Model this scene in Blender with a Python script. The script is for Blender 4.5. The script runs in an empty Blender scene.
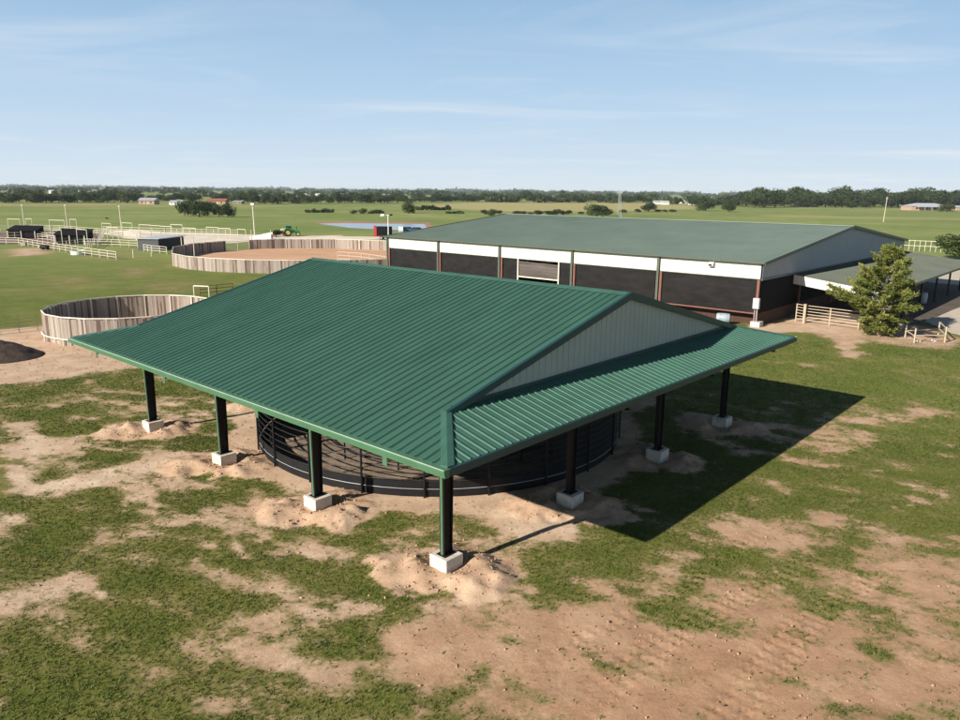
import bpy, math, random
import numpy as np
from mathutils import Vector, Matrix

random.seed(7)
RNG = np.random.default_rng(11)
scene = bpy.context.scene
COL = scene.collection
R = math.radians

# ------------------------------------------------------------------ camera model
F, PIT, ROL, H = 742.30, .2233, .0099, 10.25
CX, CY, YAW = -.718, 15.96, .8414
cp, sp = math.cos(PIT), math.sin(PIT)
cr_, sr_ = math.cos(ROL), math.sin(ROL)
U3 = Vector((-math.sin(YAW), math.cos(YAW), 0))
V3 = Vector((math.cos(YAW), math.sin(YAW), 0))
C3 = Vector((CX, CY, 0))


def gp(px, py, z=0.0):
    """where the ground (or height z) is, for a measured spot of the survey picture"""
    X = (px - 480) / F; U = (360 - py) / F
    xx = X * cr_ - U * sr_; uu = X * sr_ + U * cr_
    d = Vector((xx, cp + uu * sp, -sp + uu * cp))
    t = (z - H) / d.z
    return Vector((0, 0, H)) + d * t


def hz(px): return 191.0 + .0099 * (px - 480)
def height(px, pb, pt): return H * (1 - (pt - hz(px)) / (pb - hz(px)))
def width(px, pb, w): return w * gp(px, pb).y / F / .985
def W(u, v, z=0.0): return C3 + U3 * u + V3 * v + Vector((0, 0, z))


# ------------------------------------------------------------------ helpers
class MB:
    def __init__(s): s.v = []; s.f = []
    def add(s, vs, fs):
        n = len(s.v); s.v += [tuple(p) for p in vs]; s.f += [tuple(i + n for i in f) for f in fs]
    def obox(s, o, a, b, c):
        o = Vector(o); a = Vector(a); b = Vector(b); c = Vector(c)
        if a.cross(b).dot(c) < 0: a, b = b, a
        s.add([o, o+a, o+a+b, o+b, o+c, o+a+c, o+a+b+c, o+b+c],
              [(3,2,1,0), (4,5,6,7), (0,1,5,4), (1,2,6,5), (2,3,7,6), (3,0,4,7)])
    def box(s, cx, cy, cz, sx, sy, sz, rot=0):
        c, n = math.cos(rot), math.sin(rot)
        a = Vector((c, n, 0)) * sx; b = Vector((-n, c, 0)) * sy; h = Vector((0, 0, sz))
        s.obox(Vector((cx, cy, cz)) - a/2 - b/2 - h/2, a, b, h)
    def beam(s, p, q, w, h, up=(0, 0, 1)):
        p = Vector(p); q = Vector(q); d = (q - p); x = d.cross(Vector(up))
        if x.length < 1e-6: x = d.cross(Vector((1, 0, 0)))
        x.normalize(); y = x.cross(d).normalized()
        s.obox(p - x*w/2 - y*h/2, x*w, y*h, d)
    def tube(s, pts, r, n=6, closed=False, cap=True):
        pts = [Vector(p) for p in pts]; rs = r if isinstance(r, (list, tuple)) else [r]*len(pts)
        base = len(s.v); m = len(pts); prev = None
        for i, p in enumerate(pts):
            if closed: d = pts[(i+1) % m] - pts[i-1]
            else: d = pts[min(i+1, m-1)] - pts[max(i-1, 0)]
            d.normalize()
            x = d.cross(Vector((0, 0, 1)))
            if x.length < .05: x = d.cross(Vector((1, 0, 0))) if prev is None else prev - d*prev.dot(d)
            x.normalize(); prev = x; y = d.cross(x)
            for k in range(n):
                a = 2*math.pi*k/n
                s.v.append(tuple(p + (x*math.cos(a) + y*math.sin(a))*rs[i]))
        for i in range(m if closed else m-1):
            j = (i+1) % m
            for k in range(n):
                l = (k+1) % n
                s.f.append((base+i*n+k, base+j*n+k, base+j*n+l, base+i*n+l))
        if cap and not closed:
            s.f.append(tuple(base+k for k in range(n))); s.f.append(tuple(base+(m-1)*n+k for k in range(n))[::-1])
    def prism(s, poly, vec):
        n = len(poly); vec = Vector(vec); P = [Vector(p) for p in poly]
        s.add(P + [p+vec for p in P], [tuple(range(n))[::-1], tuple(range(n, 2*n))] +
              [(i, (i+1) % n, (i+1) % n + n, i+n) for i in range(n)])
    def disc(s, c, ax, r, t, n=14):
        c = Vector(c); ax = Vector(ax).normalized()
        x = ax.cross(Vector((0, 0, 1)))
        if x.length < .1: x = Vector((1, 0, 0))
        x.normalize(); y = ax.cross(x)
        s.prism([c - ax*t/2 + (x*math.cos(2*math.pi*k/n) + y*math.sin(2*math.pi*k/n))*r for k in range(n)], ax*t)
    def build(s, name, mat, parent=None, smooth=False):
        me = bpy.data.meshes.new(name); me.from_pydata(s.v, [], s.f); me.materials.append(mat)
        if smooth: me.polygons.foreach_set('use_smooth', [True]*len(me.polygons))
        me.update()
        return link(name, me, parent)


def link(name, me, parent=None):
    o = bpy.data.objects.new(name, me); COL.objects.link(o)
    if parent is not None: o.parent = parent
    return o


def npmesh(name, V, Fc, mat, tint=None, parent=None, k=None):
    """mesh from numpy arrays; Fc is (n,3) or (n,4)"""
    me = bpy.data.meshes.new(name)
    n, k = Fc.shape
    me.vertices.add(len(V)); me.vertices.foreach_set('co', np.asarray(V, np.float32).ravel())
    me.loops.add(n*k); me.loops.foreach_set('vertex_index', np.asarray(Fc, np.int32).ravel())
    me.polygons.add(n); me.polygons.foreach_set('loop_start', np.arange(n, dtype=np.int32)*k)
    me.update(calc_edges=True)
    if tint is not None:
        a = me.attributes.new('tint', 'FLOAT', 'FACE'); a.data.foreach_set('value', np.asarray(tint, np.float32))
    me.materials.append(mat)
    return me


def tag(o, label=None, cat=None, group=None, kind=None):
    if label: o['label'] = label
    if cat: o['category'] = cat
    if group: o['group'] = group
    if kind: o['kind'] = kind
    return o


def thing(name, label, cat, loc=(0, 0, 0), rz=0.0, group=None):
    o = bpy.data.objects.new(name, None); COL.objects.link(o)
    o.location = loc; o.rotation_euler = (0, 0, rz); o.empty_display_size = .3
    return tag(o, label, cat, group)


def dup(o, parent=None):
    c = o.copy(); COL.objects.link(c); c.parent = parent
    for ch in o.children: dup(ch, c)
    return c


# ------------------------------------------------------------------ materials
def mat(name, col, rough=.6, metal=0.0, var=.18, scale=3.0, bump=0.0, bscale=20.0, spec=.5, stretch=None, detail=4):
    m = bpy.data.materials.new(name); m.use_nodes = True
    nt = m.node_tree; b = nt.nodes['Principled BSDF']
    b.inputs['Roughness'].default_value = rough; b.inputs['Metallic'].default_value = metal
    b.inputs['Specular IOR Level'].default_value = spec
    tc = nt.nodes.new('ShaderNodeTexCoord'); src = tc.outputs['Object']
    if stretch:
        mp = nt.nodes.new('ShaderNodeMapping'); mp.inputs['Scale'].default_value = stretch
        nt.links.new(src, mp.inputs[0]); src = mp.outputs[0]
    nz = nt.nodes.new('ShaderNodeTexNoise'); nz.inputs['Scale'].default_value = scale; nz.inputs['Detail'].default_value = detail
    nz.inputs['Roughness'].default_value = .65
    nt.links.new(src, nz.inputs['Vector'])
    rp = nt.nodes.new('ShaderNodeValToRGB')
    rp.color_ramp.elements[0].position = .3; rp.color_ramp.elements[1].position = .7
    rp.color_ramp.elements[0].color = (*[c*(1-var) for c in col], 1)
    rp.color_ramp.elements[1].color = (*[min(1, c*(1+var)) for c in col], 1)
    nt.links.new(nz.outputs['Fac'], rp.inputs[0]); nt.links.new(rp.outputs[0], b.inputs['Base Color'])
    if bump:
        n2 = nt.nodes.new('ShaderNodeTexNoise'); n2.inputs['Scale'].default_value = bscale; n2.inputs['Detail'].default_value = 6
        nt.links.new(src, n2.inputs['Vector'])
        bp = nt.nodes.new('ShaderNodeBump'); bp.inputs['Strength'].default_value = bump; bp.inputs['Distance'].default_value = .05
        nt.links.new(n2.outputs['Fac'], bp.inputs['Height']); nt.links.new(bp.outputs[0], b.inputs['Normal'])
    return m


M = {}
M['roof'] = mat('green_roof_steel', (.042, .110, .080), .48, 0, .14, .9, bump=.10, bscale=.8, spec=.35, stretch=(.35, 2.2, 1))
M['trim'] = mat('green_trim_steel', (.062, .150, .080), .45, 0, .10, 1.5)
M['darktrim'] = mat('dark_green_trim', (.012, .045, .050), .4, 0, .1, 1.5)
M['wallpanel'] = mat('light_stone_wall_steel', (.40, .42, .37), .55, 0, .05, 1.0, spec=.3)
M['gablegrey'] = mat('blue_grey_wall_steel', (.36, .38, .39), .6, 0, .05, 1.0, spec=.3)
M['steel'] = mat('near_black_steel', (.010, .007, .007), .6, 0, .25, 4, spec=.25)
M['greensteel'] = mat('green_painted_steel', (.060, .140, .075), .45, 0, .12, 3)
M['concrete'] = mat('pale_concrete', (.54, .49, .42), .88, 0, .26, 3.5, .4, 30, detail=7)
M['pipeblack'] = mat('black_pen_pipe', (.008, .008, .009), .5, 0, .2, 6, spec=.25)
M['kick'] = mat('black_kick_plate', (.010, .010, .011), .6, 0, .25, 2, spec=.2)
M['barnroof'] = mat('weathered_green_roof', (.172, .222, .180), .6, 0, .10, .25, spec=.3)
M['barnwhite'] = mat('cream_white_wall_steel', (.60, .575, .515), .5, 0, .06, 1.2)
M['barntrim'] = mat('olive_green_trim', (.075, .092, .068), .5, 0, .1, 2)
M['mesh'] = mat('dark_shade_mesh', (.016, .0150, .0150), .85, 0, .3, .8, .25, 3, spec=.12, stretch=(1, 1, 3))
M['redsteel'] = mat('rust_red_primer_steel', (.17, .062, .045), .6, 0, .2, 5)
M['redboard'] = mat('red_brown_boards', (.055, .022, .015), .85, 0, .4, 2, stretch=(6, 6, .6))
M['pipewhite'] = mat('cream_painted_pipe', (.60, .54, .44), .5, 0, .12, 5)
M['pipetan'] = mat('tan_painted_pipe', (.44, .355, .26), .55, 0, .15, 5)
M['pipered'] = mat('rusty_red_pipe', (.19, .07, .045), .7, 0, .25, 5)
M['black'] = mat('dull_black', (.008, .008, .009), .85, 0, .2, 3, spec=.1)
M['grey'] = mat('grey_sheet_steel', (.33, .35, .36), .45, 0, .1, 2)
M['greybox'] = mat('pale_grey_enclosure', (.45, .47, .46), .45, 0, .06, 3)
M['whitepaint'] = mat('white_paint', (.80, .79, .75), .5, 0, .05, 3)
M['drum'] = mat('pale_blue_drum_plastic', (.27, .33, .37), .45, 0, .08, 3)
M['galv'] = mat('galvanised_roof', (.50, .51, .52), .4, .2, .1, 1)
M['brick'] = mat('tan_brick', (.38, .25, .18), .9, 0, .2, 4)
M['redroof'] = mat('red_tile_roof', (.27, .10, .065), .7, 0, .15, 1)
M['glass'] = mat('dark_window_glass', (.02, .025, .03), .1, 0, .1, 1)
M['tractor'] = mat('tractor_green_paint', (.03, .22, .06), .35, 0, .1, 3)
M['yellow'] = mat('yellow_wheel_paint', (.42, .33, .06), .4, 0, .1, 3)
M['tyre'] = mat('tyre_rubber', (.015, .015, .015), .85, 0, .2, 5)
M['redpaint'] = mat('dark_red_paint', (.28, .018, .02), .35, 0, .12, 2)
M['bluepaint'] = mat('blue_car_paint', (.04, .09, .25), .3, 0, .1, 2)
M['hay'] = mat('straw_hay', (.40, .30, .14), .95, 0, .25, 6, .5, 25)
M['lamp'] = mat('lamp_housing_white', (.75, .75, .73), .4, 0, .05, 3)
M['lampbrown'] = mat('lamp_housing_brown', (.22, .15, .11), .5, 0, .1, 3)
M['polewood'] = mat('weathered_pole_wood', (.42, .36, .28), .85, 0, .2, 8, stretch=(4, 4, .5))
M['bark'] = mat('tree_bark', (.10, .075, .055), .9, 0, .3, 5, .6, 14, stretch=(3, 3, .8))
M['juniperbark'] = mat('pale_juniper_bark', (.26, .20, .15), .9, 0, .3, 8, .5, 14, stretch=(3, 3, .8))


def board_mat(name, a, b, c):
    """weathered vertical boards; every board takes its own tone from the face attribute"""
    m = bpy.data.materials.new(name); m.use_nodes = True; nt = m.node_tree; bs = nt.nodes['Principled BSDF']
    bs.inputs['Roughness'].default_value = .9; bs.inputs['Specular IOR Level'].default_value = .2
    at = nt.nodes.new('ShaderNodeAttribute'); at.attribute_name = 'tint'
    tc = nt.nodes.new('ShaderNodeTexCoord'); mp = nt.nodes.new('ShaderNodeMapping'); mp.inputs['Scale'].default_value = (5, 5, .5)
    nz = nt.nodes.new('ShaderNodeTexNoise'); nz.inputs['Scale'].default_value = 2.2; nz.inputs['Detail'].default_value = 5
    nt.links.new(tc.outputs['Object'], mp.inputs[0]); nt.links.new(mp.outputs[0], nz.inputs['Vector'])
    ad = nt.nodes.new('ShaderNodeMath'); ad.operation = 'MULTIPLY_ADD'; ad.inputs[1].default_value = .9; ad.inputs[2].default_value = -.45
    nt.links.new(nz.outputs['Fac'], ad.inputs[0])
    a2 = nt.nodes.new('ShaderNodeMath'); a2.operation = 'ADD'
    nt.links.new(ad.outputs[0], a2.inputs[0]); nt.links.new(at.outputs['Fac'], a2.inputs[1])
    rp = nt.nodes.new('ShaderNodeValToRGB'); e = rp.color_ramp.elements
    e[0].position = .08; e[0].color = (*a, 1); e[1].position = .9; e[1].color = (*c, 1)
    k = e.new(.35); k.color = (*b, 1)
    nt.links.new(a2.outputs[0], rp.inputs[0]); nt.links.new(rp.outputs[0], bs.inputs['Base Color'])
    return m


M['boards'] = board_mat('weathered_fence_boards', (.125, .082, .066), (.26, .212, .178), (.35, .305, .262))


def leaf_mat(name, a, b, rough=.65, trans=.25):
    m = bpy.data.materials.new(name); m.use_nodes = True; nt = m.node_tree; bs = nt.nodes['Principled BSDF']
    bs.inputs['Roughness'].default_value = rough; bs.inputs['Specular IOR Level'].default_value = .25
    at = nt.nodes.new('ShaderNodeAttribute'); at.attribute_name = 'tint'
    rp = nt.nodes.new('ShaderNodeValToRGB'); e = rp.color_ramp.elements
    e[0].position = 0; e[0].color = (*a, 1); e[1].position = 1; e[1].color = (*b, 1)
    nt.links.new(at.outputs['Fac'], rp.inputs[0]); nt.links.new(rp.outputs[0], bs.inputs['Base Color'])
    if trans:
        tr = nt.nodes.new('ShaderNodeBsdfTranslucent'); mx = nt.nodes.new('ShaderNodeMixShader'); mx.inputs[0].default_value = trans
        nt.links.new(rp.outputs[0], tr.inputs[0]); nt.links.new(bs.outputs[0], mx.inputs[1]); nt.links.new(tr.outputs[0], mx.inputs[2])
        nt.links.new(mx.outputs[0], nt.nodes['Material Output'].inputs[0])
    return m


M['oak'] = leaf_mat('oak_leaves', (.022, .040, .012), (.060, .090, .026))
M['oaklight'] = leaf_mat('light_oak_leaves', (.040, .062, .016), (.100, .125, .035))
M['juniper'] = leaf_mat('juniper_needles', (.080, .108, .022), (.310, .320, .085))
M['blade'] = leaf_mat('grass_blades', (.030, .068, .009), (.172, .184, .044), .6, .25)


# ------------------------------------------------------------------ numpy noise and ground fields
def vnoise(x, y, seed=0):
    xi = np.floor(x).astype(np.int64); yi = np.floor(y).astype(np.int64)
    fx = x - xi; fy = y - yi; fx = fx*fx*(3-2*fx); fy = fy*fy*(3-2*fy)
    def h(a, b):
        n = (a*374761393 + b*668265263 + seed*974634777) & 0x7fffffff
        n = ((n ^ (n >> 13)) * 1274126177) & 0x7fffffff
        n = (n ^ (n >> 16)) & 0xffff
        return n/65535.0
    return (h(xi, yi)*(1-fx) + h(xi+1, yi)*fx)*(1-fy) + (h(xi, yi+1)*(1-fx) + h(xi+1, yi+1)*fx)*fy


def fbm(x, y, s, seed=0, oct=4, gain=.55):
    t = 0; a = 1; n = 0; f = 1/s
    for k in range(oct):
        t = t + a*vnoise(x*f + 17.3*k, y*f - 9.1*k, seed+k); n += a; a *= gain; f *= 2.03
    return t/n


def sstep(a, b, x):
    t = np.clip((x-a)/(b-a), 0, 1); return t*t*(3-2*t)


def poly_sd(x, y, P):
    d = np.full(x.shape, 1e9); ins = np.zeros(x.shape, bool); n = len(P)
    for i in range(n):
        ax, ay = P[i]; bx, by = P[(i+1) % n]
        ex, ey = bx-ax, by-ay; wx, wy = x-ax, y-ay
        t = np.clip((wx*ex+wy*ey)/(ex*ex+ey*ey+1e-12), 0, 1)
        d = np.minimum(d, np.hypot(wx-ex*t, wy-ey*t))
        c = ((ay > y) != (by > y)) & (x < ex*(y-ay)/((ey if abs(ey) > 1e-12 else 1e-12)) + ax)
        ins ^= c
    return np.where(ins, d, -d)


def wp(pts): return [tuple(gp(*p)[:2]) for p in pts]


COLS = [2.06 + 5.925*k for k in range(4)]
col_spots = []
for i in range(4):
    for j in range(4):
        if i in (0, 3) or j in (0, 3): col_spots.append((COLS[i], COLS[j]))

# bare-earth areas: (outline, strength, softness in metres, pale 0..1)
BARE = [
    (wp([(440, 740), (470, 690), (540, 655), (610, 630), (680, 600), (740, 570), (790, 548), (850, 535), (985, 545), (1030, 740)]), .42, 1.4, .08),
    (wp([(500, 740), (540, 690), (640, 645), (740, 615), (850, 620), (920, 740)]), .22, 2.0, .06),
    (wp([(470, 640), (560, 612), (610, 592), (618, 604), (570, 628), (490, 660)]), .30, .6, .12),
    (wp([(380, 668), (430, 648), (480, 652), (470, 676), (400, 684)]), .34, .6, .12),
    (wp([(-40, 428), (250, 430), (300, 480), (400, 540), (420, 600), (200, 622), (-40, 612)]), .08, 3.0, .6),
    (wp([(780, 560), (985, 560), (985, 660), (860, 650), (800, 610)]), -.03, 3.0, .2),
    (wp([(790, 530), (775, 500), (800, 470), (830, 415), (862, 420), (850, 470), (830, 530)]), .34, 1.2, .2),
    (wp([(670, 536), (760, 528), (790, 545), (700, 556)]), .40, .6, .25),
    (wp([(470, 500), (520, 488), (600, 520), (612, 545), (560, 550), (500, 540), (480, 520)]), .62, .5, .75),
    (wp([(-30, 425), (40, 430), (75, 455), (65, 500), (20, 525), (-30, 520)]), .42, 1.4, .8),
    (wp([(0, 480), (60, 486), (120, 474), (185, 455), (190, 462), (125, 484), (60, 500), (0, 500)]), .5, .45, .95),
    (wp([(-20, 575), (60, 585), (120, 590), (105, 606), (40, 612), (-20, 610)]), .46, .7, .7),
    (wp([(140, 545), (200, 535), (215, 575), (160, 590)]), .2, .8, .5),
    (wp([(252, 620), (330, 612), (400, 618), (398, 632), (320, 636), (255, 634)]), .46, .5, .6),
    (wp([(150, 680), (260, 655), (280, 700), (180, 715)]), .22, 1.2, .4),
    (wp([(120, 640), (200, 640), (200, 690), (110, 690)]), .15, 1.2, .4),
    (wp([(380, 655), (450, 645), (500, 660), (440, 690), (385, 680)]), .40, .6, .15),
    (wp([(540, 645), (640, 610), (650, 618), (560, 655)]), .35, .5, .15),
    (wp([(170, 405), (255, 400), (262, 412), (180, 425)]), .45, .7, .9),
    (wp([(225, 408), (258, 405), (262, 450), (232, 440)]), .6, .5, .9),
    (wp([(480, 500), (430, 497), (380, 492), (300, 470), (262, 448), (250, 452), (300, 485), (380, 504), (440, 508), (520, 510)]), .55, .5, .7),
    # bare yard round the board pen and off the left edge
    (wp([(-60, 335), (20, 328), (60, 326), (150, 345), (152, 366), (90, 372), (40, 379), (-60, 388)]), .85, .8, .6),
    (wp([(45, 345), (80, 320), (130, 312), (190, 310), (150, 360), (95, 360)]), .9, .6, .5),
    # skirt of the barn and under the juniper
    (wp([(660, 345), (760, 325), (800, 315), (868, 328), (850, 338), (810, 332), (770, 334), (700, 362)]), .85, .5, .7),
    (wp([(775, 330), (800, 300), (880, 310), (880, 334), (830, 326)]), .95, .5, .6),
    (wp([(815, 335), (850, 330), (900, 318), (960, 340), (955, 352), (890, 346), (850, 350)]), .62, .7, .45),
    (wp([(835, 345), (870, 350), (862, 362), (845, 358)]), .5, .6, .5),
    (wp([(800, 393), (860, 398), (960, 412), (960, 420), (850, 410)]), .28, 1.2, .3),
    # thin spots in the middle lawn
    (wp([(120, 268), (147, 268), (147, 277), (120, 277)]), .42, 1.6, .5),
    (wp([(58, 277), (92, 277), (92, 287), (58, 287)]), .38, 2.0, .4),
    (wp([(4, 249), (50, 247), (54, 254), (4, 258)]), .62, 1.5, .6),
    (wp([(155, 280), (195, 282), (190, 292), (150, 290)]), .35, 2.0, .4),
    (wp([(172, 263), (190, 266), (190, 270), (172, 268)]), .5, 1.5, .7),
    (wp([(85, 252), (140, 248), (140, 260), (95, 262)]), .2, 2.0, .4),
    (wp([(-30, 205), (120, 206), (120, 207.5), (-30, 207)]), .25, 9.0, .4),
    (wp([(305, 236.5), (345, 234.6), (342, 237), (310, 239)]), .95, 1.5, 1.0),
]


def fields(x, y):
    """dirt cover, paleness, height of the ground at world points"""
    wx = x + 3.4*(fbm(x, y, 4.0, 91, 5, .6)-.5); wy = y + 3.4*(fbm(x, y, 4.0, 57, 5, .6)-.5)
    B = np.zeros(x.shape); pale = np.full(x.shape, .45)
    near = sstep(60, 30, np.hypot(x+4, y-24))
    left = sstep(10, -4, x)
    B += .06 + near*(.085 + .055*left)
    # thinner turf to the right of the shaded strip
    B += .08*sstep(8, 16, x)*sstep(44, 30, y)
    for P, s, soft, pl in BARE:
        ar = np.array(P); m = (x > ar[:, 0].min()-8-soft*3) & (x < ar[:, 0].max()+8+soft*3) & (y > ar[:, 1].min()-8-soft*3) & (y < ar[:, 1].max()+8+soft*3)
        if not m.any(): continue
        sd = poly_sd(wx[m], wy[m], P); k = sstep(-soft*1.6, soft*1.6, sd)
        B[m] = np.maximum(B[m], 0) + k*s
        pale[m] = pale[m]*(1-k) + pl*k
    q0 = (x-CX)*U3.x + (y-CY)*U3.y; q1 = (x-CX)*V3.x + (y-CY)*V3.y
    rr = np.hypot(q0-11.15, q1-10.95)
    k = sstep(9.6, 8.2, rr + 1.6*(fbm(x, y, 2.2, 5)-.5)); B += k*.75; pale = pale*(1-k) + .55*k
    hgt = .10*sstep(7.5, 9.5, rr)*(fbm(x, y, 7.0, 3)-.5)*sstep(120, 40, np.hypot(x, y))
    clod = (fbm(x, y, .7, 8, 3)-.5)
    for (cu, cv) in col_spots:
        w = W(cu, cv); dx = x-w.x; dy = y-w.y; d = np.hypot(dx, dy)
        m = d < 4.5
        if not m.any(): continue
        ang = np.arctan2(dy[m], dx[m])
        rad = 1.90 + .40*np.sin(ang*2+cu) + .25*np.sin(ang*3+cv*2) + 1.9*(fbm(x[m]*1.0, y[m], .8, 31, 4, .65)-.5)
        k = sstep(rad*1.08, rad*.72, d[m])
        B[m] += k*.9; pale[m] = pale[m]*(1-k) + .42*k
        hh = sstep(rad, rad*.25, d[m])
        hgt[m] += (.06 + .22*sstep(.35, 1.0, d[m]))*hh*(.2+1.5*fbm(x[m], y[m], .75, 44, 4, .6)) + .20*k*clod[m] - .08*sstep(.8, .2, np.hypot(dx[m]+.55, dy[m]+1.0))
    n = fbm(wx, wy, 2.6, 21, 5, .62)
    nr = sstep(80, 35, np.hypot(x, y))
    n2 = fbm(x*.8 + .6*wy, y, .95, 131, 4, .62)
    dirt = np.clip(B + (n-.5)*1.10*(.35+.65*nr) + (n2-.5)*1.35*nr, 0, 1)
    hgt += .05*sstep(7.5, 9.5, rr)*dirt*clod*sstep(70, 30, np.hypot(x, y))
    # wheel tracks pressed into the bare corner
    ta = gp(690, 690); tb = gp(835, 575); td = Vector((tb.x-ta.x, tb.y-ta.y, 0)); L = td.length; td.normalize()
    for off in (-1.0, -.55, .9, 1.35, 2.6):
        al = (x-ta.x)*td.x + (y-ta.y)*td.y
        ac = -(x-ta.x)*td.y + (y-ta.y)*td.x - off - .25*np.sin(al*.5+off)
        k = sstep(.22, .10, np.abs(ac))*sstep(-3, 0, al)*sstep(L+3, L-1, al)
        hgt += k*(-.035 + .045*np.sin(al*18 + np.abs(ac)*12))
    return dirt, np.clip(pale, 0, 1), hgt


def axis(lo, hi, step, glo, ghi, g):
    a = list(np.arange(lo, hi, step)); s = step; x = a[-1]
    while x < ghi: s *= g; x += s; a.append(x)
    s = step; x = lo; b = []
    while x > glo: s *= g; x -= s; b.append(x)
    return np.array(b[::-1] + a)


gx = axis(-17, 21, .12, -8200, 8200, 1.035)
gy = axis(10, 31, .12, -300, 8200, 1.035)
GX, GY = np.meshgrid(gx, gy)
dirt, pale, hg = fields(GX.ravel(), GY.ravel())
nx, ny = len(gx), len(gy)
idx = np.arange(nx*ny).reshape(ny, nx)
quads = np.stack([idx[:-1, :-1], idx[:-1, 1:], idx[1:, 1:], idx[1:, :-1]], -1).reshape(-1, 4)


def ground_material():
    m = bpy.data.materials.new('pasture_ground'); m.use_nodes = True; nt = m.node_tree; N = nt.nodes; Lk = nt.links
    bs = N['Principled BSDF']; bs.inputs['Roughness'].default_value = .95; bs.inputs['Specular IOR Level'].default_value = .1
    geo = N.new('ShaderNodeNewGeometry'); pos = geo.outputs['Position']
    def noise(sc, det=5, ro=.6):
        n = N.new('ShaderNodeTexNoise'); n.inputs['Scale'].default_value = sc; n.inputs['Detail'].default_value = det; n.inputs['Roughness'].default_value = ro
        Lk.new(pos, n.inputs['Vector']); return n.outputs['Fac']
    def math_(op, a, b=None, c=None):
        n = N.new('ShaderNodeMath'); n.operation = op
        for i, t in enumerate((a, b, c)):
            if t is None: continue
            if isinstance(t, (int, float)): n.inputs[i].default_value = t
            else: Lk.new(t, n.inputs[i])
        return n.outputs[0]
    def ramp(f, stops):
        r = N.new('ShaderNodeValToRGB'); e = r.color_ramp.elements
        e[0].position, e[0].color = stops[0][0], (*stops[0][1], 1); e[1].position, e[1].color = stops[-1][0], (*stops[-1][1], 1)
        for p, c in stops[1:-1]: k = e.new(p); k.color = (*c, 1)
        Lk.new(f, r.inputs[0]); return r.outputs[0]
    def mix(f, a, b, mode='MIX'):
        n = N.new('ShaderNodeMix'); n.data_type = 'RGBA'; n.blend_type = mode
        if isinstance(f, (int, float)): n.inputs[0].default_value = f
        else: Lk.new(f, n.inputs[0])
        for i, t in ((6, a), (7, b)):
            if isinstance(t, tuple): n.inputs[i].default_value = (*t, 1)
            else: Lk.new(t, n.inputs[i])
        return n.outputs[2]
    def attr(nm):
        a = N.new('ShaderNodeAttribute'); a.attribute_name = nm; return a.outputs['Fac']
    a_d, a_p, a_f = attr('dirt'), attr('pale'), attr('field')
    # grass
    g_mid = noise(.42, 6, .65); g_fine = noise(7.0, 6, .7); g_big = noise(.022, 4, .6); g_huge = noise(.004, 3, .55)
    t = math_('MULTIPLY_ADD', g_fine, .5, math_('MULTIPLY', g_mid, .5))
    near_g = ramp(t, [(.32, (.045, .066, .010)), (.46, (.100, .116, .022)), (.58, (.165, .155, .042)), (.72, (.28, .215, .095))])
    far_g = ramp(math_('ADD', math_('MULTIPLY_ADD', g_big, .42, math_('MULTIPLY', g_huge, .22)), math_('MULTIPLY', noise(.16, 7, .72), .36)), [(.36, (.110, .160, .040)), (.48, (.175, .215, .062)), (.58, (.240, .262, .092)), (.70, (.33, .30, .135))])
    grass = mix(attr('far'), near_g, far_g)
    grass = mix(a_f, grass, (.37, .315, .145))
    lush = attr('lush')
    grass = mix(math_('MULTIPLY', lush, .6), grass, ramp(math_('MULTIPLY_ADD', t, .5, math_('MULTIPLY', noise(.13, 7, .7), .5)), [(.36, (.064, .102, .014)), (.50, (.128, .162, .034)), (.64, (.245, .225, .070))]))
    # dirt
    d_n = noise(.9, 6, .65); d_f = noise(12, 5, .7)
    dt = math_('MULTIPLY_ADD', d_f, .35, math_('MULTIPLY', d_n, .65))
    d_red = ramp(dt, [(.28, (.225, .118, .066)), (.5, (.375, .215, .126)), (.74, (.52, .335, .215))])
    d_pale = ramp(dt, [(.30, (.40, .285, .195)), (.5, (.58, .44, .32)), (.72, (.74, .62, .49))])
    dcol = mix(a_p, d_red, d_pale)
    straw = ramp(t, [(.3, (.15, .115, .045)), (.5, (.24, .185, .085)), (.7, (.34, .265, .14))])
    # breakup of the edge
    brk = math_('ADD', a_d, math_('MULTIPLY', math_('SUBTRACT', math_('MULTIPLY_ADD', noise(2.2, 8, .72), .6, math_('MULTIPLY', g_fine, .4)), .5), 1.5))
    fac = ramp(brk, [(.40, (0, 0, 0)), (.68, (1, 1, 1))])
    grass = mix(math_('MULTIPLY', ramp(brk, [(.10, (0, 0, 0)), (.50, (1, 1, 1))]), .80), grass, straw)
    Lk.new(mix(fac, grass, dcol), bs.inputs['Base Color'])
    bm = N.new('ShaderNodeBump'); bm.inputs['Strength'].default_value = .55; bm.inputs['Distance'].default_value = .06
    Lk.new(math_('MULTIPLY_ADD', noise(5.5, 8, .72), .8, math_('MULTIPLY', noise(28, 4, .7), .25)), bm.inputs['Height'])
    Lk.new(bm.outputs[0], bs.inputs['Normal'])
    return m


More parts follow.
